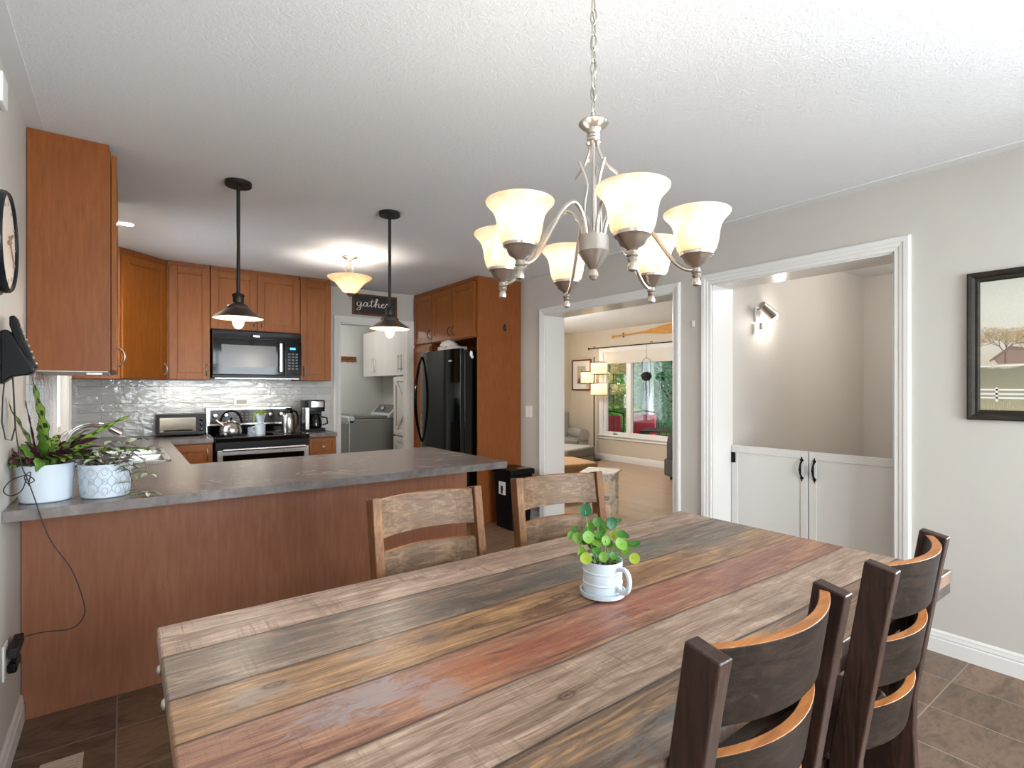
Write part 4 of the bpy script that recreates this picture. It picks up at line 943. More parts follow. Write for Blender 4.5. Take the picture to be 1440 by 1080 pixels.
MB().box((0,.0,.335),(.006,.07,.455)).build('outlet_plate', M['white_plastic'], ad, bevel=.002)
wb = MB().box((0,0,0),(.018,.09,.10)).build('wall_bracket', M['white_plastic'], None, loc=(XL,2.35,2.262), bevel=.006)
tag(wb, 'small white box fixed high on the left wall at the photo edge', 'wall fitting')
fv = thing('floor_vent', 'beige slotted floor register near the peninsula base', 'vent', (-.235, 2.19, 0))
MB().box((0,0,0),(.012,.29,.006)).box((.108,0,0),(.12,.29,.006)).box((.012,0,0),(.108,.02,.006)).box((.012,.27,0),(.108,.29,.006)).build('vent_frame', flat('vent_beige', 'c9b6a2', .5), fv, bevel=.001)
mb = MB()
for i in range(16): mb.box((.012,.022+i*.0157,.0),(.108,.031+i*.0157,.005))
mb.build('slats', flat('vent_beige2', 'c9b6a2', .5), fv); MB().box((.01,.01,.0),(.11,.28,.001)).build('duct_opening', M['cab_dark'], fv)

# right wall small fittings
sw = thing('light_switch', 'white double light switch plate between the brown panel and the left opening', 'light switch', (XR, 4.21, 1.10))
MB().box((-.006,-.055,-.06),(0,.055,.06)).build('cover_plate', M['white_plastic'], sw, bevel=.003)
for s in (-.025,.025): MB().box((-.010,s-.014,-.03),(-.006,s+.014,.03)).build('rocker', M['white_plastic'], sw, bevel=.002)
th_ = MB().box((-.010,-.012,-.024),(0,.012,.024)).build('motion_sensor', M['trim'], None, loc=(XR, 2.29, 1.80), bevel=.005)
tag(th_, 'tiny white plastic sensor on the wall strip between the two openings', 'sensor')

# ------------------------------------------------------------------ framed painting
pt = thing('framed_picture', 'large dark-framed country landscape print with tree, barn and fence', 'picture', (XR, 0, 0))
y0, y1, z0, z1 = -.22, .752, 1.182, 1.888; fwid = .048
mb = MB(); pr = [(0,0),(0,-.022),(.008,-.03),(.02,-.026),(.030,-.018),(.040,-.020),(.048,-.012),(.048,0)]
cs = [(y0,z0,1,1),(y1,z0,-1,1),(y1,z1,-1,-1),(y0,z1,1,-1)]
mb.loft([[(o, y+sy*u, z_+sz*u) for u, o in pr] for y, z_, sy, sz in cs], closed=True)
mb.build('frame', old_wood('dark_frame_wood', '1a1612', '2b241d', '3a3026', 1, .55), pt, smooth=False)
def sky_mat():
    t = NT('print_paper'); c = t.coord(); s = sepxyz(t, c); u = t.math('MULTIPLY', t.math('SUBTRACT', s[2], 1.2), 1.55)
    n = t.noise(c, 6, 4); col = t.ramp(t.math('ADD', u, t.math('MULTIPLY_ADD', n, .10, -.05)), [(0, srgb('8a866c')), (.05, srgb('9c967a')), (.2, srgb('8f8a70')), (.36, srgb('7d7a64')), (.375, srgb('bdb09a')), (.5, srgb('c9c1b2')), (.8, srgb('cdcabb')), (1, srgb('bfc0b2'))])
    f = t.noise(t.coord(scale=(1,40,6)), 12, 4); g = t.ramp(s[2], [(0,(1,1,1)), (1,(1,1,1))]); 
    return t.set(col=t.mix(t.math('MULTIPLY', t.ramp(f, [(.5,(0,0,0)),(.7,(1,1,1))]), .18), col, srgb('6f6a50')), rough=.45)
art = MB().box((-.010, y0+.04, z0+.04), (-.004, y1-.04, z1-.04)).build('print', sky_mat(), pt, smooth=False)
ink = [flat('print_fence', 'd9d6cd', .6), flat('print_barn', '8c7467', .6), flat('print_trunk', '6b5a4a', .6), flat('print_leaf', 'b39a72', .7), flat('print_grass', 'b5a77c', .7), flat('print_roof', '7a6659', .6)]
mb = MB(); X0 = -.0125
def rib(m_, p, q, w):  # thin printed stroke in the y,z plane
    p, q = Vector((0,*p)), Vector((0,*q)); n = (q-p).cross(Vector((1,0,0))).normalized()*w/2
    mb.m(m_).loft([[p+n+Vector((-.0101,0,0)), p-n+Vector((-.0101,0,0)), p-n+Vector((X0+.0018,0,0)), p+n+Vector((X0+.0018,0,0))], [q+n+Vector((-.0101,0,0)), q-n+Vector((-.0101,0,0)), q-n+Vector((X0+.0018,0,0)), q+n+Vector((X0+.0018,0,0))]])
# barn
mb.m(1).prism([(.64,1.447),(.66,1.475),(.60,1.515),(.53,1.50),(.46,1.49),(.46,1.447)], -.0101, -.0106, 'x')
mb.m(5).prism([(.672,1.465),(.60,1.53),(.44,1.50),(.44,1.49),(.60,1.512),(.668,1.458)], -.0106, -.0109, 'x')
rp = random.Random(3)
def branch(p, a, L, w, d):
    q = (p[0]+math.sin(a)*L, p[1]+math.cos(a)*L); rib(2, p, q, w)
    if d == 0:
        for _ in range(6):
            c_ = (q[0]+rp.uniform(-.022,.022), q[1]+rp.uniform(-.02,.022)); s_ = rp.uniform(.0009,.0022)
            mb.m(3).prism([(c_[0]+s_*math.cos(k*PI/3), c_[1]+s_*math.sin(k*PI/3)) for k in range(6)], -.0101, -.0112-rp.random()*.0012, 'x')
        return
    for _ in range(3 if d > 1 else 3): branch(q, a+rp.uniform(-.85,.85), L*rp.uniform(.6,.92), w*.62, d-1)
branch((.615,1.45), .0, .045, .006, 5)
rib(0, (.71,1.437), (.2,1.449), .006)
for y in (.66,.52,.38): rib(0, (y,1.43), (y,1.446), .005)
for z_ in (1.327,1.307,1.289): rib(0, (.71,z_), (.2,z_-.004), .0085)
for y in (.645,.42,.3): rib(0, (y,1.27), (y,1.338), .009)
for i in range(60):
    y = .71-i*.0075; rib(4, (y,1.222), (y+rp.uniform(-.004,.004),1.222+rp.uniform(.025,.05)), .002)
mb.build('printed_scene', ink, art, smooth=False)

# ------------------------------------------------------------------ gate in the stair opening
GX = 3.548
def gate(label, ya, yb, handle_y, g):
    r = thing('gate_door', label, 'gate', (GX, 0, 0), 0, g)
    mb = MB(); lo, hi = min(ya,yb)+.002, max(ya,yb)-.002; zt = .927
    mb.box((.008,lo,.05),(.022,hi,zt)).box((0,lo,.05),(.03,lo+.045,zt)).box((0,hi-.045,.05),(.03,hi,zt)).box((0,lo+.045,zt-.05),(.03,hi-.045,zt)).box((0,lo+.045,.05),(.03,hi-.045,.12))
    mb.build('panel', M['gate'], r, bevel=.002)
    h = MB(); yy = handle_y
    for z_ in (.868,.752):
        h.ball((-.003,yy,z_), .012, (.25,1,.8), 10, 6).ball((-.003,yy,z_+(.013 if z_ > .8 else -.013)), .006, (.25,.7,1.6), 8, 6)
    h.tube([(-.004,yy,.862),(-.022,yy,.845),(-.030,yy,.81),(-.022,yy,.775),(-.004,yy,.758)], [.006,.006,.009,.006,.006], 8); h.build('handle', M['black_iron'], r)
    for z_ in (.80,.20): MB().box((-.003,(hi-.03 if ya > yb else lo),z_),(.0,(hi+.002 if ya > yb else lo+.03),z_+.075)).build('hinge', M['black_iron'], r)
    return r
gate('left leaf of the low white double gate in the stair opening', 2.134, 1.602, 1.640, 'low white double gate leaves')
gate('right leaf of the low white double gate in the stair opening', 1.067, 1.600, 1.562, 'low white double gate leaves')
sc = thing('wall_spotlight', 'white adjustable wall spotlight glowing in the stairwell', 'wall lamp', (3.93, 2.16, 1.90))
MB().box((-.03,-.018,-.055),(.03,0,.06)).build('mounting_plate', M['white_plastic'], sc, bevel=.008)
mb = MB().tube([(0,-.018,.04),(-.01,-.06,.05),(0,-.07,.045)], .007, 8).tube([(-.05,-.075,.065),(.015,-.085,.03),(.07,-.095,-.005)], [.028,.034,.040], 20); mb.build('spot_head', M['nickel'], sc)
MB().ball((.078,-.096,-.012), .034, (1,1,1), 14, 10).build('bulb', M['bulb'], sc)
MB().tube([(0,-.045,-.065),(0,-.045,-.115)], .016, 12).build('motion_eye', M['nickel'], sc)
point('stair_glow', (4.03, 2.03, 1.86), 3, (1,.95,.9), .03)
def dome(label, loc, p, NEUT=(1, .985, .97)):  # fill fixture with its point lamp, placed out of view
    r = thing('ceiling_light', label, 'ceiling light', loc); MB().lathe([(.15,-.001),(.15,-.02),(.145,-.022)], n=32).build('base', M['nickel'], r)
    MB().lathe([(.14,-.022),(.13,-.05),(.09,-.075),(.001,-.085)], n=32, cap=False).build('glass_bowl', M['shade'], r); point('added_dome_fill', (loc[0], loc[1], loc[2]-.13), p, NEUT, .12)
dome('unseen flush dome added on the stairwell ceiling as fill light', (4.75, 1.15, H), 32)  # added out of view to lift the dark stairwell
dome('unseen flush dome added on the laundry ceiling as fill light', (1.95, 7.0, H), 22)  # added behind the wall to lighten the laundry
dome('unseen flush dome added on the living room ceiling as fill light', (4.55, 5.9, H), 150)  # added behind the jamb, carries most of the living room fill

# ------------------------------------------------------------------ potted plants on the peninsula
def blade(mb, base_, d, L, W, droop, wave=.12, n=14, twist=0, mi=0, mi2=1, curl=.25, key=False):
    """wavy strap leaf as two close skins, with uv (across, along)"""
    if mb.uv is None: mb.uv = mb.bm.loops.layers.uv.new('UVMap')
    d = Vector(d).normalized(); p = Vector(base_); side0 = d.cross(Vector((0,0,1)))
    if side0.length < .05: side0 = Vector((1,0,0))
    side0.normalize(); rows = []
    for i in range(n+1):
        t = i/n; w = W*(math.sin(PI*min(1, t*1.0+.0))**.75)*(1-.25*t)+.0008
        w *= 1+wave*math.sin(t*n*1.7)
        nn = side0.cross(d).normalized(); sd = (side0*math.cos(twist*t+.2)+nn*math.sin(twist*t+.2)).normalized(); n2 = sd.cross(d).normalized()
        wz = wave*.55*W*math.sin(t*n*1.7+1)
        rows.append([p-sd*w+n2*(wz+curl*w), p, p+sd*w+n2*(-wz+curl*w), n2.copy()])
        p = p+d*(L/n); d = (d+Vector((0,0,-droop/n))).normalized()
    if key and sum((r[3].y for r in rows)) > 0: mi, mi2 = mi2, mi
    for off, mt in ((0, mi), (-.0012, mi2)):
        V = [[mb.bm.verts.new(r[j]+r[3]*off) for j in range(3)] for r in rows]
        for i in range(n):
            for j in range(2):
                f = mb.bm.faces.new([V[i][j], V[i][j+1], V[i+1][j+1], V[i+1][j]]); f.material_index = mt
                for lp, uvv in zip(f.loops, ((j/2, i/n), ((j+1)/2, i/n), ((j+1)/2, (i+1)/n), (j/2, (i+1)/n))): lp[mb.uv].uv = uvv
def calathea():
    t = NT('rattlesnake_leaf'); c = t.n('ShaderNodeTexCoord'); s = sepxyz(t, c.outputs['UV'])
    a = t.math('ABSOLUTE', t.math('MULTIPLY_ADD', s[0], 2, -1)); side = t.math('GREATER_THAN', s[0], .5)
    w = t.math('SINE', t.math('ADD', t.math('MULTIPLY', s[1], 44), t.math('MULTIPLY', side, 1.6)))
    k = t.math('MULTIPLY', t.ramp(w, [(.1,(0,0,0)),(.45,(1,1,1))]), t.ramp(a, [(.05,(0,0,0)),(.2,(1,1,1)),(.7,(1,1,1)),(.85,(0,0,0))]))
    col = t.mix(k, srgb('8aa544'), srgb('24421f')); col = t.mix(t.ramp(a, [(.86,(0,0,0)),(.97,(1,1,1))]), col, srgb('2f5526'))
    t.set(col=col, rough=.35); return t.m
M['calathea'] = calathea(); M['calathea_g'] = leaf_mat('calathea_green', '4d7a2f', '6d9638', .35, .2); M['calathea_under'] = flat('calathea_underside', '4a1f2e', .45)
p1 = thing('potted_calathea', 'spotted prayer plant with purple undersides in a plain white pot', 'potted plant', (-.232, 2.625, CT+.001))
MB().lathe([(.072,0),(.076,.004),(.086,.138),(.082,.138),(.080,.128),(.001,.125)], n=40).build('pot', M['ceramic_blue'], p1)
MB().lathe([(.079,.126),(.001,.13)], n=24, cap=False).build('soil', M['soil'], p1)
mb = MB(); rl_ = random.Random(8)
def hit_wall(p): return p.x < XL+.012
# the leaves that read in the silhouette: (base dx, dz), (direction), length, width, droop, material
KEY = [((0.01,.13),(-.10,-.25,1.0),.34,.020,.35,0),((-.015,.13),(-.32,-.3,1.0),.30,.020,.2,0),((.02,.13),(.75,-.15,.75),.30,.024,.35,0),((.03,.13),(.95,-.2,.42),.30,.021,.55,0),((.02,.13),(.5,-.3,.5),.17,.022,.5,0),
       ((.0,.13),(-.10,-.3,.95),.17,.020,.2,2),((-.02,.13),(-.12,-.15,1.0),.25,.008,.1,3),((.03,.14),(.75,-.5,.5),.11,.020,.8,3),((-.01,.13),(-.25,-.5,.9),.13,.022,.5,3)]
for (bx0, bz), dd, L_, W_, dr_, mi in KEY:
    if mi == 3: blade(mb, (bx0, -.02, bz), dd, L_, W_*.8, dr_, .2, 16, .3, 1, 1)
    else: blade(mb, (bx0, 0, bz), dd, L_, W_, dr_, .22, 18, .3, 0 if mi == 0 else 2, 1, key=True)
for i in range(74):
    a = rl_.uniform(0, 2*PI); dx, dy = math.cos(a), math.sin(a); e = rl_.uniform(.35,1.9); L_ = rl_.uniform(.12,.20)
    if dx < -.2: L_ *= .55; 
    b0 = (dx*.045, dy*.05, .135)
    if dy < -.2: e = rl_.uniform(.25,.8); b0 = (dx*.05, dy*.05, .15); L_ *= .75
    blade(mb, b0, (dx, dy, e), L_, rl_.uniform(.018,.028), rl_.uniform(.7,1.5), .2, 12, rl_.uniform(-.5,.5), *( (1,1) if rl_.random() < .22 else ((0,1) if rl_.random() < .6 else (2,1))))
o = mb.build('foliage', [M['calathea'], M['calathea_under'], M['calathea_g']], p1, ang=60)
lim = XL+.006-p1.location.x
for v in o.data.vertices:
    if v.co.x < lim: v.co.x = lim+ (lim-v.co.x)*.12
mb = MB()
for i in range(14):
    a = rl_.uniform(0, 2*PI); mb.tube([(.02*math.cos(a),.02*math.sin(a),.125),(.045*math.cos(a),.045*math.sin(a),.17)], .002, 5)
mb.build('stem', M['stem'], p1)
p2 = thing('potted_tradescantia', 'trailing pale-striped plant in a white pot with raised lattice pattern', 'potted plant', (-.055, 2.60, CT+.001))
rb = lambda z_: .076+(.086-.076)*z_/.128
MB().lathe([(.072,0),(.076,.004),(.086,.128),(.082,.128),(.080,.118),(.001,.115)], n=44).build('pot', M['ceramic_blue'], p2)
mb = MB()
for k in range(12):   # raised lattice lines
    a0 = 2*PI*k/12
    for sg in (1,-1):
        pts = []
        for i in range(25):
            t = i/24; z_ = .010+.11*t; a = a0+sg*.26*math.sin(t*2*PI); r_ = rb(z_)+.0006; pts.append((r_*math.cos(a), r_*math.sin(a), z_))
        mb.tube(pts, .0013, 5)
    for i in range(3):
        z_ = .03+.035*i; pts = []
        for j in range(13): a = a0+.12*math.cos(2*PI*j/12); zz = z_+.011*math.sin(2*PI*j/12); r_ = rb(zz)+.0006; pts.append((r_*math.cos(a), r_*math.sin(a), zz))
        mb.tube(pts[:-1], .0010, 4, closed=True)
mb.build('lattice_pattern', flat('lattice_grey', 'a9b6c2', .4), p2)
MB().lathe([(.079,.117),(.001,.12)], n=24, cap=False).build('soil', M['soil'], p2)
def trad():
    t = NT('striped_leaf'); c = t.n('ShaderNodeTexCoord'); s = sepxyz(t, c.outputs['UV']); a = t.math('ABSOLUTE', t.math('MULTIPLY_ADD', s[0], 2, -1))
    return t.set(col=t.ramp(a, [(0, srgb('6f9a52')), (.22, srgb('8fae72')), (.4, srgb('d3d6cb')), (.7, srgb('b9b7b4')), (.85, srgb('7f9a66'))]), rough=.4)
M['trad'] = trad(); M['trad_g'] = leaf_mat('pale_green_leaf', '7d9a55', 'a6b97c', .4, .3); M['trad_stem'] = flat('purple_stem', '6b4038', .5); M['trad_under'] = flat('tradescantia_underside', '9a8791', .5)
mb = MB(); rt2 = random.Random(21)
stems = [[(.04,-.06,.125),(.075,-.085,.10),(.085,-.10,.05),(.10,-.11,.02),(.135,-.115,.012)],[(.05,-.02,.125),(.09,-.04,.16),(.125,-.06,.13),(.135,-.08,.08)],[(.05,.0,.125),(.10,-.01,.18),(.15,-.04,.17)],
         [(.02,-.05,.125),(.05,-.08,.15),(.08,-.10,.12)],[(.0,-.03,.125),(-.02,-.06,.16),(-.03,-.08,.15)],[(.03,0,.125),(.06,0,.19),(.10,-.01,.215)],[(0,0,.125),(-.01,-.02,.18),(.02,-.03,.21)],[(.03,-.03,.125),(.05,-.05,.17),(.07,-.07,.175)]]
for s_ in stems:
    P_ = [Vector(p) for p in s_]; mb.m(2).tube(P_, .0018, 6)
    for i in range(1, len(P_)):
        for k in range(3):
            t = rt2.random(); p = P_[i-1].lerp(P_[i], t); a = rt2.uniform(0, 2*PI)
            blade(mb, p, (math.cos(a), math.sin(a), rt2.uniform(-.1,.8)), rt2.uniform(.035,.06), rt2.uniform(.006,.010), .9, .0, 7, 0, rt2.choice((0,0,1)), 3)
    for k in range(5):
        a = 2*PI*k/5+rt2.random(); blade(mb, P_[-1], (math.cos(a), math.sin(a), .15), rt2.uniform(.035,.05), .0095, .8, 0, 7, 0, 0, 3)
for i in range(30):
    a = rt2.uniform(0, 2*PI); q = rt2.uniform(0,.06); blade(mb, (q*math.cos(a), q*math.sin(a), .12), (math.cos(a), math.sin(a), rt2.uniform(.4,1.5)), rt2.uniform(.04,.07), .008, 1.0, 0, 7, 0, rt2.choice((0,1,1)), 3)
mb.build('foliage', [M['trad'], M['trad_g'], M['trad_stem'], M['trad_under']], p2, ang=60)

# ------------------------------------------------------------------ living room
M['grey_fab'] = paint('grey_upholstery', '7f786d', .9, .08, .3); M['tan_fab'] = paint('tan_upholstery', '9a7348', .85, .06, .3); M['dark_fab'] = paint('dark_slipcover', '3b3531', .9, .08, .3)
def armchair(label, loc, rot, m, w=.95, d=.9, seat=.45, arm=.62, back=.9, name='armchair', cat='armchair'):
    r = thing(name, label, cat, loc, math.radians(rot))
    MB().rbox((-w/2+.03,-d/2+.03,.06),(w/2-.03,d/2,.30),.05).build('base', m, r, bevel=.02, seg=3)
    MB().rbox((-w/2+.20,-d/2,.30),(w/2-.20,d/2-.22,seat),.05).build('seat_cushion', m, r, bevel=.04, seg=4)
    MB().rbox((-w/2+.14,d/2-.30,.40),(w/2-.14,d/2-.06,back),.06).build('back_cushion', m, r, bevel=.06, seg=4)
    for s in (-1, 1):
        mb = MB().tube([(s*(w/2-.10),-d/2+.0,arm-.10),(s*(w/2-.10),d/2-.08,arm-.10)], .105, 24).rbox((s*(w/2-.10)-.09,-d/2+.02,.06),(s*(w/2-.10)+.09,d/2-.06,arm-.10),.02)
        mb.build('armrest', m, r, bevel=.008)
    for x in (-w/2+.1, w/2-.1):
        for y in (-d/2+.1, d/2-.1): MB().cyl((x,y,0),(x,y,.07), .02, .03).build('leg', M['bronze'], r)
    return r
armchair('grey rolled-arm armchair in the far corner of the living room', (6.36, 7.28, 0), -22, M['grey_fab'], back=.93)
ot = thing('ottoman', 'grey upholstered ottoman in front of the corner armchair', 'ottoman', (5.33, 5.88, 0), math.radians(15))
MB().rbox((-.38,-.28,.07),(.38,.28,.33),.03).build('base', M['grey_fab'], ot, bevel=.02, seg=3); MB().rbox((-.39,-.29,.33),(.39,.29,.47),.04).build('cushion', M['grey_fab'], ot, bevel=.04, seg=4)
for x in (-.3,.3):
    for y in (-.2,.2): MB().cyl((x,y,0),(x,y,.08), .02, .03).build('leg', M['bronze'], ot)
so = thing('tan_chaise', 'tan upholstered chaise end seen behind the white stool', 'chaise', (4.36, 4.98, 0), math.radians(-12))
MB().rbox((-.55,-.33,.05),(.40,.33,.30),.10).build('base', M['tan_fab'], so, bevel=.02, seg=3); MB().rbox((-.57,-.35,.30),(.44,.35,.43),.12).build('seat_cushion', M['tan_fab'], so, bevel=.04, seg=4)
MB().rbox((-.60,.36,.25),(.14,.50,.66),.06).build('back_cushion', M['tan_fab'], so, bevel=.04, seg=4)
armchair('dark slipcovered armchair just showing at the right edge of the opening', (6.62, 4.45, 0), 62, M['dark_fab'], .80, .80, .45, .66, .80)
st_ = thing('spindle_stool', 'small white distressed stool with turned legs at the living room entrance', 'stool', (4.0, 3.87, 0), math.radians(31))
M['distress'] = (lambda t: t.set(col=t.mix(t.ramp(t.noise(t.coord(), 22, 6, .7), [(.52,(0,0,0)),(.6,(1,1,1))]), srgb('dcd7cd'), srgb('b5a48e')), rough=.5))(NT('distressed_white'))
MB().box((-.19,-.18,.462),(.19,.18,.485)).build('top', M['distress'], st_, bevel=.006); MB().box((-.165,-.155,.40),(.165,.155,.462)).build('apron', M['distress'], st_, bevel=.002)
for x in (-.148,.148):
    for y in (-.138,.138):
        MB().lathe([(.010,0),(.015,.03),(.019,.06),(.012,.075),(.018,.10),(.021,.14),(.012,.17),(.019,.18),(.019,.215),(.012,.225),(.019,.26),(.022,.30),(.013,.33),(.018,.345),(.013,.36),(.02,.375),(.02,.43)], (x,y,0), n=16).build('leg', M['distress'], st_)
MB().cyl((-.148,-.138,.195),(-.148,.138,.195), .009).cyl((.148,-.138,.195),(.148,.138,.195), .009).cyl((-.148,0,.195),(.148,0,.195), .009).build('stretcher', M['distress'], st_)
fl = thing('floor_lamp', 'black floor lamp with three stacked linen shades by the living room window', 'floor lamp', (7.10, 7.04, 0))
MB().lathe([(.13,0),(.13,.015),(.02,.03)], n=28).build('base', M['black_iron'], fl); MB().tube([(0,0,.02),(0,0,1.93)], .011, 10).build('pole', M['black_iron'], fl)
for dy, z_ in ((-.125,1.715),(.155,1.545),(-.125,1.325)):
    hy = .10 if dy > 0 else .112; hz = .10
    f = MB().box((-.10,dy-hy,z_-hz),(.10,dy+hy,z_+hz)); [f.bm.faces.remove(q) for q in list(f.bm.faces) if abs(q.normal.z) > .5 or False]
    f.bm.normal_update(); [f.bm.faces.remove(q) for q in list(f.bm.faces) if abs(q.normal.z) > .5]
    sh = f.build('lamp_shade', M['linen'], fl, smooth=False)
    mb = MB()
    for zz in (z_-hz-.012, z_+hz+.012): mb.tube([(0,0,zz),(0,dy+math.copysign(hy,dy),zz)], .006, 6).tube([(-.1,dy-hy,zz),(.1,dy-hy,zz),(.1,dy+hy,zz),(-.1,dy+hy,zz)], .004, 5, closed=True)
    mb.build('shade_frame', M['black_iron'], sh); MB().ball((0,dy,z_), .028).build('bulb', M['bulb'], sh)
    point('floor_lamp_glow', (7.10, 7.04+dy, z_+.085), .9, WARM, .03)
lp = thing('framed_print', 'brown-framed sepia print with white mat on the living room wall', 'picture', (7.297, 7.30, 1.30))
MB().box((-.025,.03,0),(0,.51,.03)).box((-.025,.03,.58),(0,.51,.61)).box((-.025,0,0),(0,.03,.61)).box((-.025,.51,0),(0,.54,.61)).build('frame', M['sign_frame'], lp, bevel=.002)
MB().box((-.012,.03,.03),(0,.51,.58)).build('mat_board', flat('mat_board', 'ddd8cf', .6), lp)
mb = MB().box((-.014,.15,.13),(-.012,.39,.48)); mb.m(1).box((-.015,.16,.14),(-.014,.38,.20)).prism([(.23,.19),(.31,.19),(.30,.28),(.285,.33),(.27,.42),(.255,.33),(.24,.28)], -.016, -.014, 'x')
for i in range(9): mb.box((-.0155,.17+i*.022,.15+.01*(i%3)),(-.014,.185+i*.022,.22+.02*((i*5)%3)))
mb.build('print', [flat('sepia_light', 'b9a995', .6), flat('sepia_dark', '6a5a4c', .6)], lp)
rd = thing('curtain_rod', 'thin dark curtain rod above the living room window', 'curtain rod', (7.24, 7.31, 2.105))
MB().tube([(0,0,0),(0,-2.6,0)], .009, 10).ball((0,.01,0), .02).build('rod', M['black_iron'], rd)
for y in (-.12,-1.47,-2.5): MB().tube([(.055,y,.03),(0,y,.03),(0,y,-.005)], .006, 8).build('bracket', M['black_iron'], rd)
bl = MB().box((0,0,0),(.012,1.9,.245)).tube([(.006,0,0),(.006,1.9,0)], .011, 8).build('roller_blind', paint('blind_fabric', 'd2cbbd', .8, .03, .1), None, loc=(7.312,5.03,1.805))
tag(bl, 'off-white roller blind drawn partly down over the living room window', 'blind')
od_ = thing('canoe_paddle', 'honey-coloured wooden canoe paddle mounted above the living room window', 'paddle', (7.275, 6.74, 2.295), 0)
poly = [(.02,.022),(0,.03),(-.03,.014),(-.5,.012),(-.75,.018),(-.95,.045),(-1.15,.072),(-1.45,.078),(-1.60,.06),(-1.66,0)]
poly2 = poly+[(y,-z_) for y, z_ in reversed(poly[:-1])]
MB().prism([(y, z_-y*.03) for y, z_ in poly2], -.012, .012, 'x').build('paddle_body', cab_wood('paddle_wood', 'b07a35', 'c48f48', 'd0a05c', .35, (7,1,7)), od_, bevel=.005)
for y in (-.25,-1.1): MB().box((.008,y-.01,-.03),(.024,y+.01,.05)).build('bracket', M['bronze'], od_)
hpn = thing('hanging_planter', 'mossy ball planter hanging on a thin wire before the living room window', 'hanging planter', (7.17, 5.87, 0))
MB().tube([(0,0,1.86),(0,0,2.09),(.04,0,2.115)], .003, 5).tube([(0,.09*math.cos(a),1.77+.09*math.sin(a)) for a in [PI*i/12 for i in range(13)]]+[(0,-.09,1.62),(0,-.05,1.50),(0,.05,1.50),(0,.09,1.62)], .004, 6, closed=True).build('wire_hoop', M['black_iron'], hpn)
mb = MB(); rm = random.Random(2)
mb.ball((0,0,1.545), .082, (1,1,.85), 16, 10)
for i in range(150):
    v = Vector((rm.gauss(0,1), rm.gauss(0,1), rm.gauss(0,1))).normalized(); mb.ball(Vector((0,0,1.545))+Vector((v.x*.08,v.y*.08,v.z*.07)), rm.uniform(.008,.016), n=5, m=3)
for k in range(5):
    y = rm.uniform(-.07,.07); x = rm.uniform(-.05,.05); L_ = rm.uniform(.15,.40); mb.tube([(x,y,1.50),(x*1.3,y*1.2,1.5-L_*.5),(x*1.2,y*1.3,1.5-L_)], .004, 5)
    for i in range(int(L_*30)): mb.ball((x*1.2+rm.uniform(-.01,.01), y*1.2+rm.uniform(-.012,.012), 1.49-L_*rm.random()), .008, (1,1,.5), 5, 3)
mb.build('moss_ball', paint('moss', '2f2c1c', .95, .3, .3), hpn)

# ------------------------------------------------------------------ outside the living room window
struct('deck', MB().box((7.6, 3.0, -.25), (10.6, 13.0, -.15)), old_wood('deck_wood', '7b6a5b', '958575', 'a99b8b', 1, .7), smooth=False)
struct('ground', MB().box((7.6, -6, -1.3), (40, 40, -1.2)), leaf_mat('lawn_grass', '4f7d34', '6b9a44', .9, .1), smooth=False)
struct('porch_roof', MB().box((7.46, 3.0, 2.75), (10.9, 13.0, 2.87)), M['wall_white'], smooth=False)
pp = thing('porch_post', 'pale blue-white porch post outside the living room window', 'post', (9.75, 7.93, -.15))
MB().box((-.09,-.09,0),(.09,.09,2.9)).build('shaft', flat('post_paint', 'b9cdd4', .5), pp, bevel=.01); MB().box((-.12,-.12,0),(.12,.12,.14)).build('base_block', M['trim'], pp, bevel=.01)
def patio_chair(label, loc, rot):
    r = thing('patio_chair', label, 'patio chair', loc, math.radians(rot), 'patio chairs on the deck')
    bm_ = M['black_iron']
    for s in (-1, 1):
        MB().tube([(s*.30,-.28,0),(s*.30,-.28,.62),(s*.30,.25,.64),(s*.28,.32,.95)], .016, 8).tube([(s*.28,.30,0),(s*.28,.27,.6)], .016, 8).build('side_frame', bm_, r)
    mb = MB().tube([(-.28,.32,.95),(0,.34,1.0),(.28,.32,.95)], .016, 8).box((-.29,-.27,.38),(.29,.27,.40))
    for i in range(6): x = -.25+i*.1; mb.tube([(x,.28,.40),(x,.32,.96)], .007, 6)
    mb.build('seat_frame', bm_, r)
    red = flat('red_cushion', 'a8283f', .8)
    MB().rbox((-.26,-.26,.40),(.26,.26,.50),.05).build('seat_cushion', red, r, bevel=.03, seg=3)
    MB().box((-.24,.16,.50),(.24,.27,.92)).build('back_cushion', red, r, bevel=.035, seg=3); return r
patio_chair('black metal patio chair with red cushions seen through the narrow left sash', (8.2, 7.72, -.15), -55)
patio_chair('black metal patio chair with red cushions seen through the wide right pane', (9.05, 7.46, -.15), -50)
pt_ = thing('patio_table', 'low black lattice patio table on the deck beside the red-cushioned chairs', 'patio table', (8.55, 6.62, -.15), math.radians(30))
mb = MB().box((-.45,-.35,.66),(.45,.35,.68))
for i in range(10): x = -.45+i*.1; mb.box((x-.006,-.36,.48),(x+.006,-.345,.66)).box((x-.006,.345,.48),(x+.006,.36,.66))
for i in range(8): y = -.35+i*.1; mb.box((-.46,y-.006,.48),(-.445,y+.006,.66))
for z_ in (.48,.54,.60): mb.box((-.46,-.36,z_-.006),(.45,-.345,z_+.006)).box((-.46,-.36,z_-.006),(-.445,.36,z_+.006))
mb.build('lattice_top', M['black_iron'], pt_)
for x in (-.42,.42):
    for y in (-.32,.32): MB().cyl((x,y,0),(x,y,.66), .015).build('leg', M['black_iron'], pt_)
rc = thing('rain_chain', 'silver cup rain chain hanging outside the wide window pane', 'rain chain', (9.9, 7.72, 0))
mb = MB().tube([(0,0,.9),(0,0,2.75)], .004, 5)
for i in range(14): mb.lathe([(.008,0),(.035,.05),(.033,.05),(.006,.004)], (0,0,2.5-i*.115), n=10, cap=False)
mb.build('cups', M['steel'], rc)
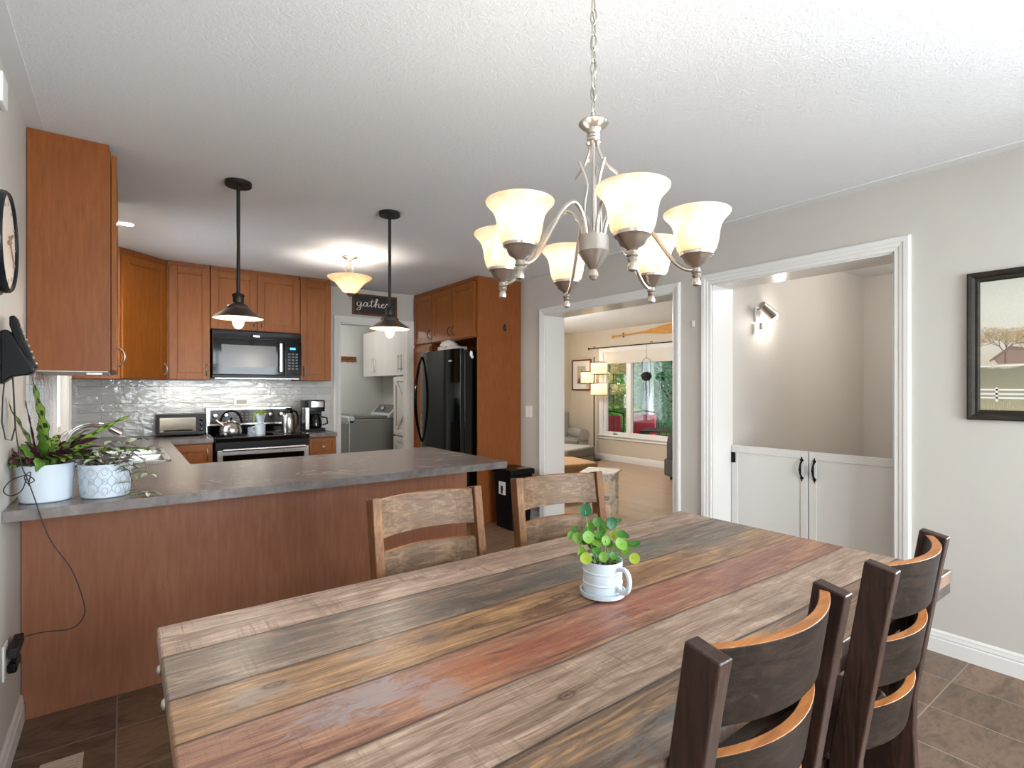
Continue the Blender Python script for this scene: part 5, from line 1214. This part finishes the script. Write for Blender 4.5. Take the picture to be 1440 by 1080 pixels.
lt = flat('lantern_tan', 'a08b5f', .7)
pn = MB().rbox((-.1,-.1,0),(.1,.1,.26),.04).build('garden_lantern', lt, None, loc=(9.3, 8.03, .62), bevel=.02)
ps = MB().cyl((0,0,0),(0,0,.77), .05).build('lantern_pedestal', M['black_iron'], None, loc=(9.3,8.03,-.15)); tag(pn, 'tan box-shaped lantern on a pedestal behind the red chair outside', 'lantern'); tag(ps, 'thin dark pedestal carrying the tan lantern on the deck', 'pedestal')
def tree(label, loc, rx, rz, n, mats, seed, leaf=.14):
    rr = random.Random(seed); r = thing('tree', label, 'tree', loc, 0, 'leafy trees behind the deck')
    mb = MB()
    cl = [Vector((rr.uniform(-1,1)*rx*.8, rr.uniform(-1,1)*rx*.8, rr.uniform(.05,1)*rz)) for _ in range(int(26+rx*8))]
    for _ in range(n):
        c = rr.choice(cl); v = Vector((rr.gauss(0,1), rr.gauss(0,1), rr.gauss(0,.8))).normalized()*rr.uniform(.25,.75)*.8; p = c+v
        a = Euler((rr.uniform(-.9,.9), rr.uniform(-.9,.9), rr.uniform(0,6.3))).to_matrix(); s = leaf*rr.uniform(.6,1.2)
        q = [p+a@Vector(w) for w in ((0,-s*.5,0),(s*.28,0,.03*s),(0,s*.5,-.1*s),(-s*.28,0,.03*s))]
        mb.mi = rr.randrange(len(mats)); mb.face([mb.bm.verts.new(w) for w in q])
    mb.build('crown', mats, r, smooth=False)
    t_ = MB().tube([(0,0,0),(.1,0,rz*.5),(0,.1,rz*.8)], [.16,.11,.05], 10)
    for i in range(7):
        a = 2*PI*i/7; t_.tube([(.08,0,rz*(.3+.05*i)),(math.cos(a)*rx*.5,math.sin(a)*rx*.5,rz*(.45+.06*i))], [.06,.02], 6)
    t_.build('trunk', flat('bark', '4b3c2e', .9), r)
FA = [leaf_mat('tree_leaf_a', '4d9a35', '74bd48', .5, .4), leaf_mat('tree_leaf_b', '3f8434', '5fa641', .5, .4), leaf_mat('tree_leaf_c', '8fc850', 'b0dc68', .5, .5)]
FB = [leaf_mat('blue_leaf_a', '5f9c86', '84b8a2', .5, .35), leaf_mat('blue_leaf_b', '4a8a70', '6fae92', .5, .35)]
tree('tall deep-green tree filling the narrow left sash of the living room window', (13.2, 13.4, -1.2), 1.5, 5.4, 10000, FA[:2], 1, .2)
tree('bright green maple behind the porch post in the wide window pane', (15.2, 12.5, -1.2), 1.5, 5.6, 11000, FA, 2, .2)
tree('silvery blue-green spruce at the right of the wide window pane', (12.2, 9.0, -1.2), .8, 4.6, 8000, FB, 3, .14)
tree('green shrubby tree farther back behind the bluish spruce', (18.2, 12.2, -1.2), 2.0, 6.5, 9000, FA, 4, .26)
tree('dark green tree farthest to the left behind the deck', (17.2, 18.2, -1.2), 2.4, 7.0, 9000, FA[:2], 5, .26)
tree('green tree beyond the deck, right of the bluish spruce', (14.5, 6.2, -1.2), 1.7, 6.0, 9000, FA, 6, .22)
tree('lime green tree well behind the others at the right', (20.5, 8.0, -1.2), 2.4, 7.5, 8000, FA, 7, .28)
tree('deep green tree in the far background behind the maple', (21.5, 17.0, -1.2), 3.0, 8.0, 12000, FA[:2], 8, .32)
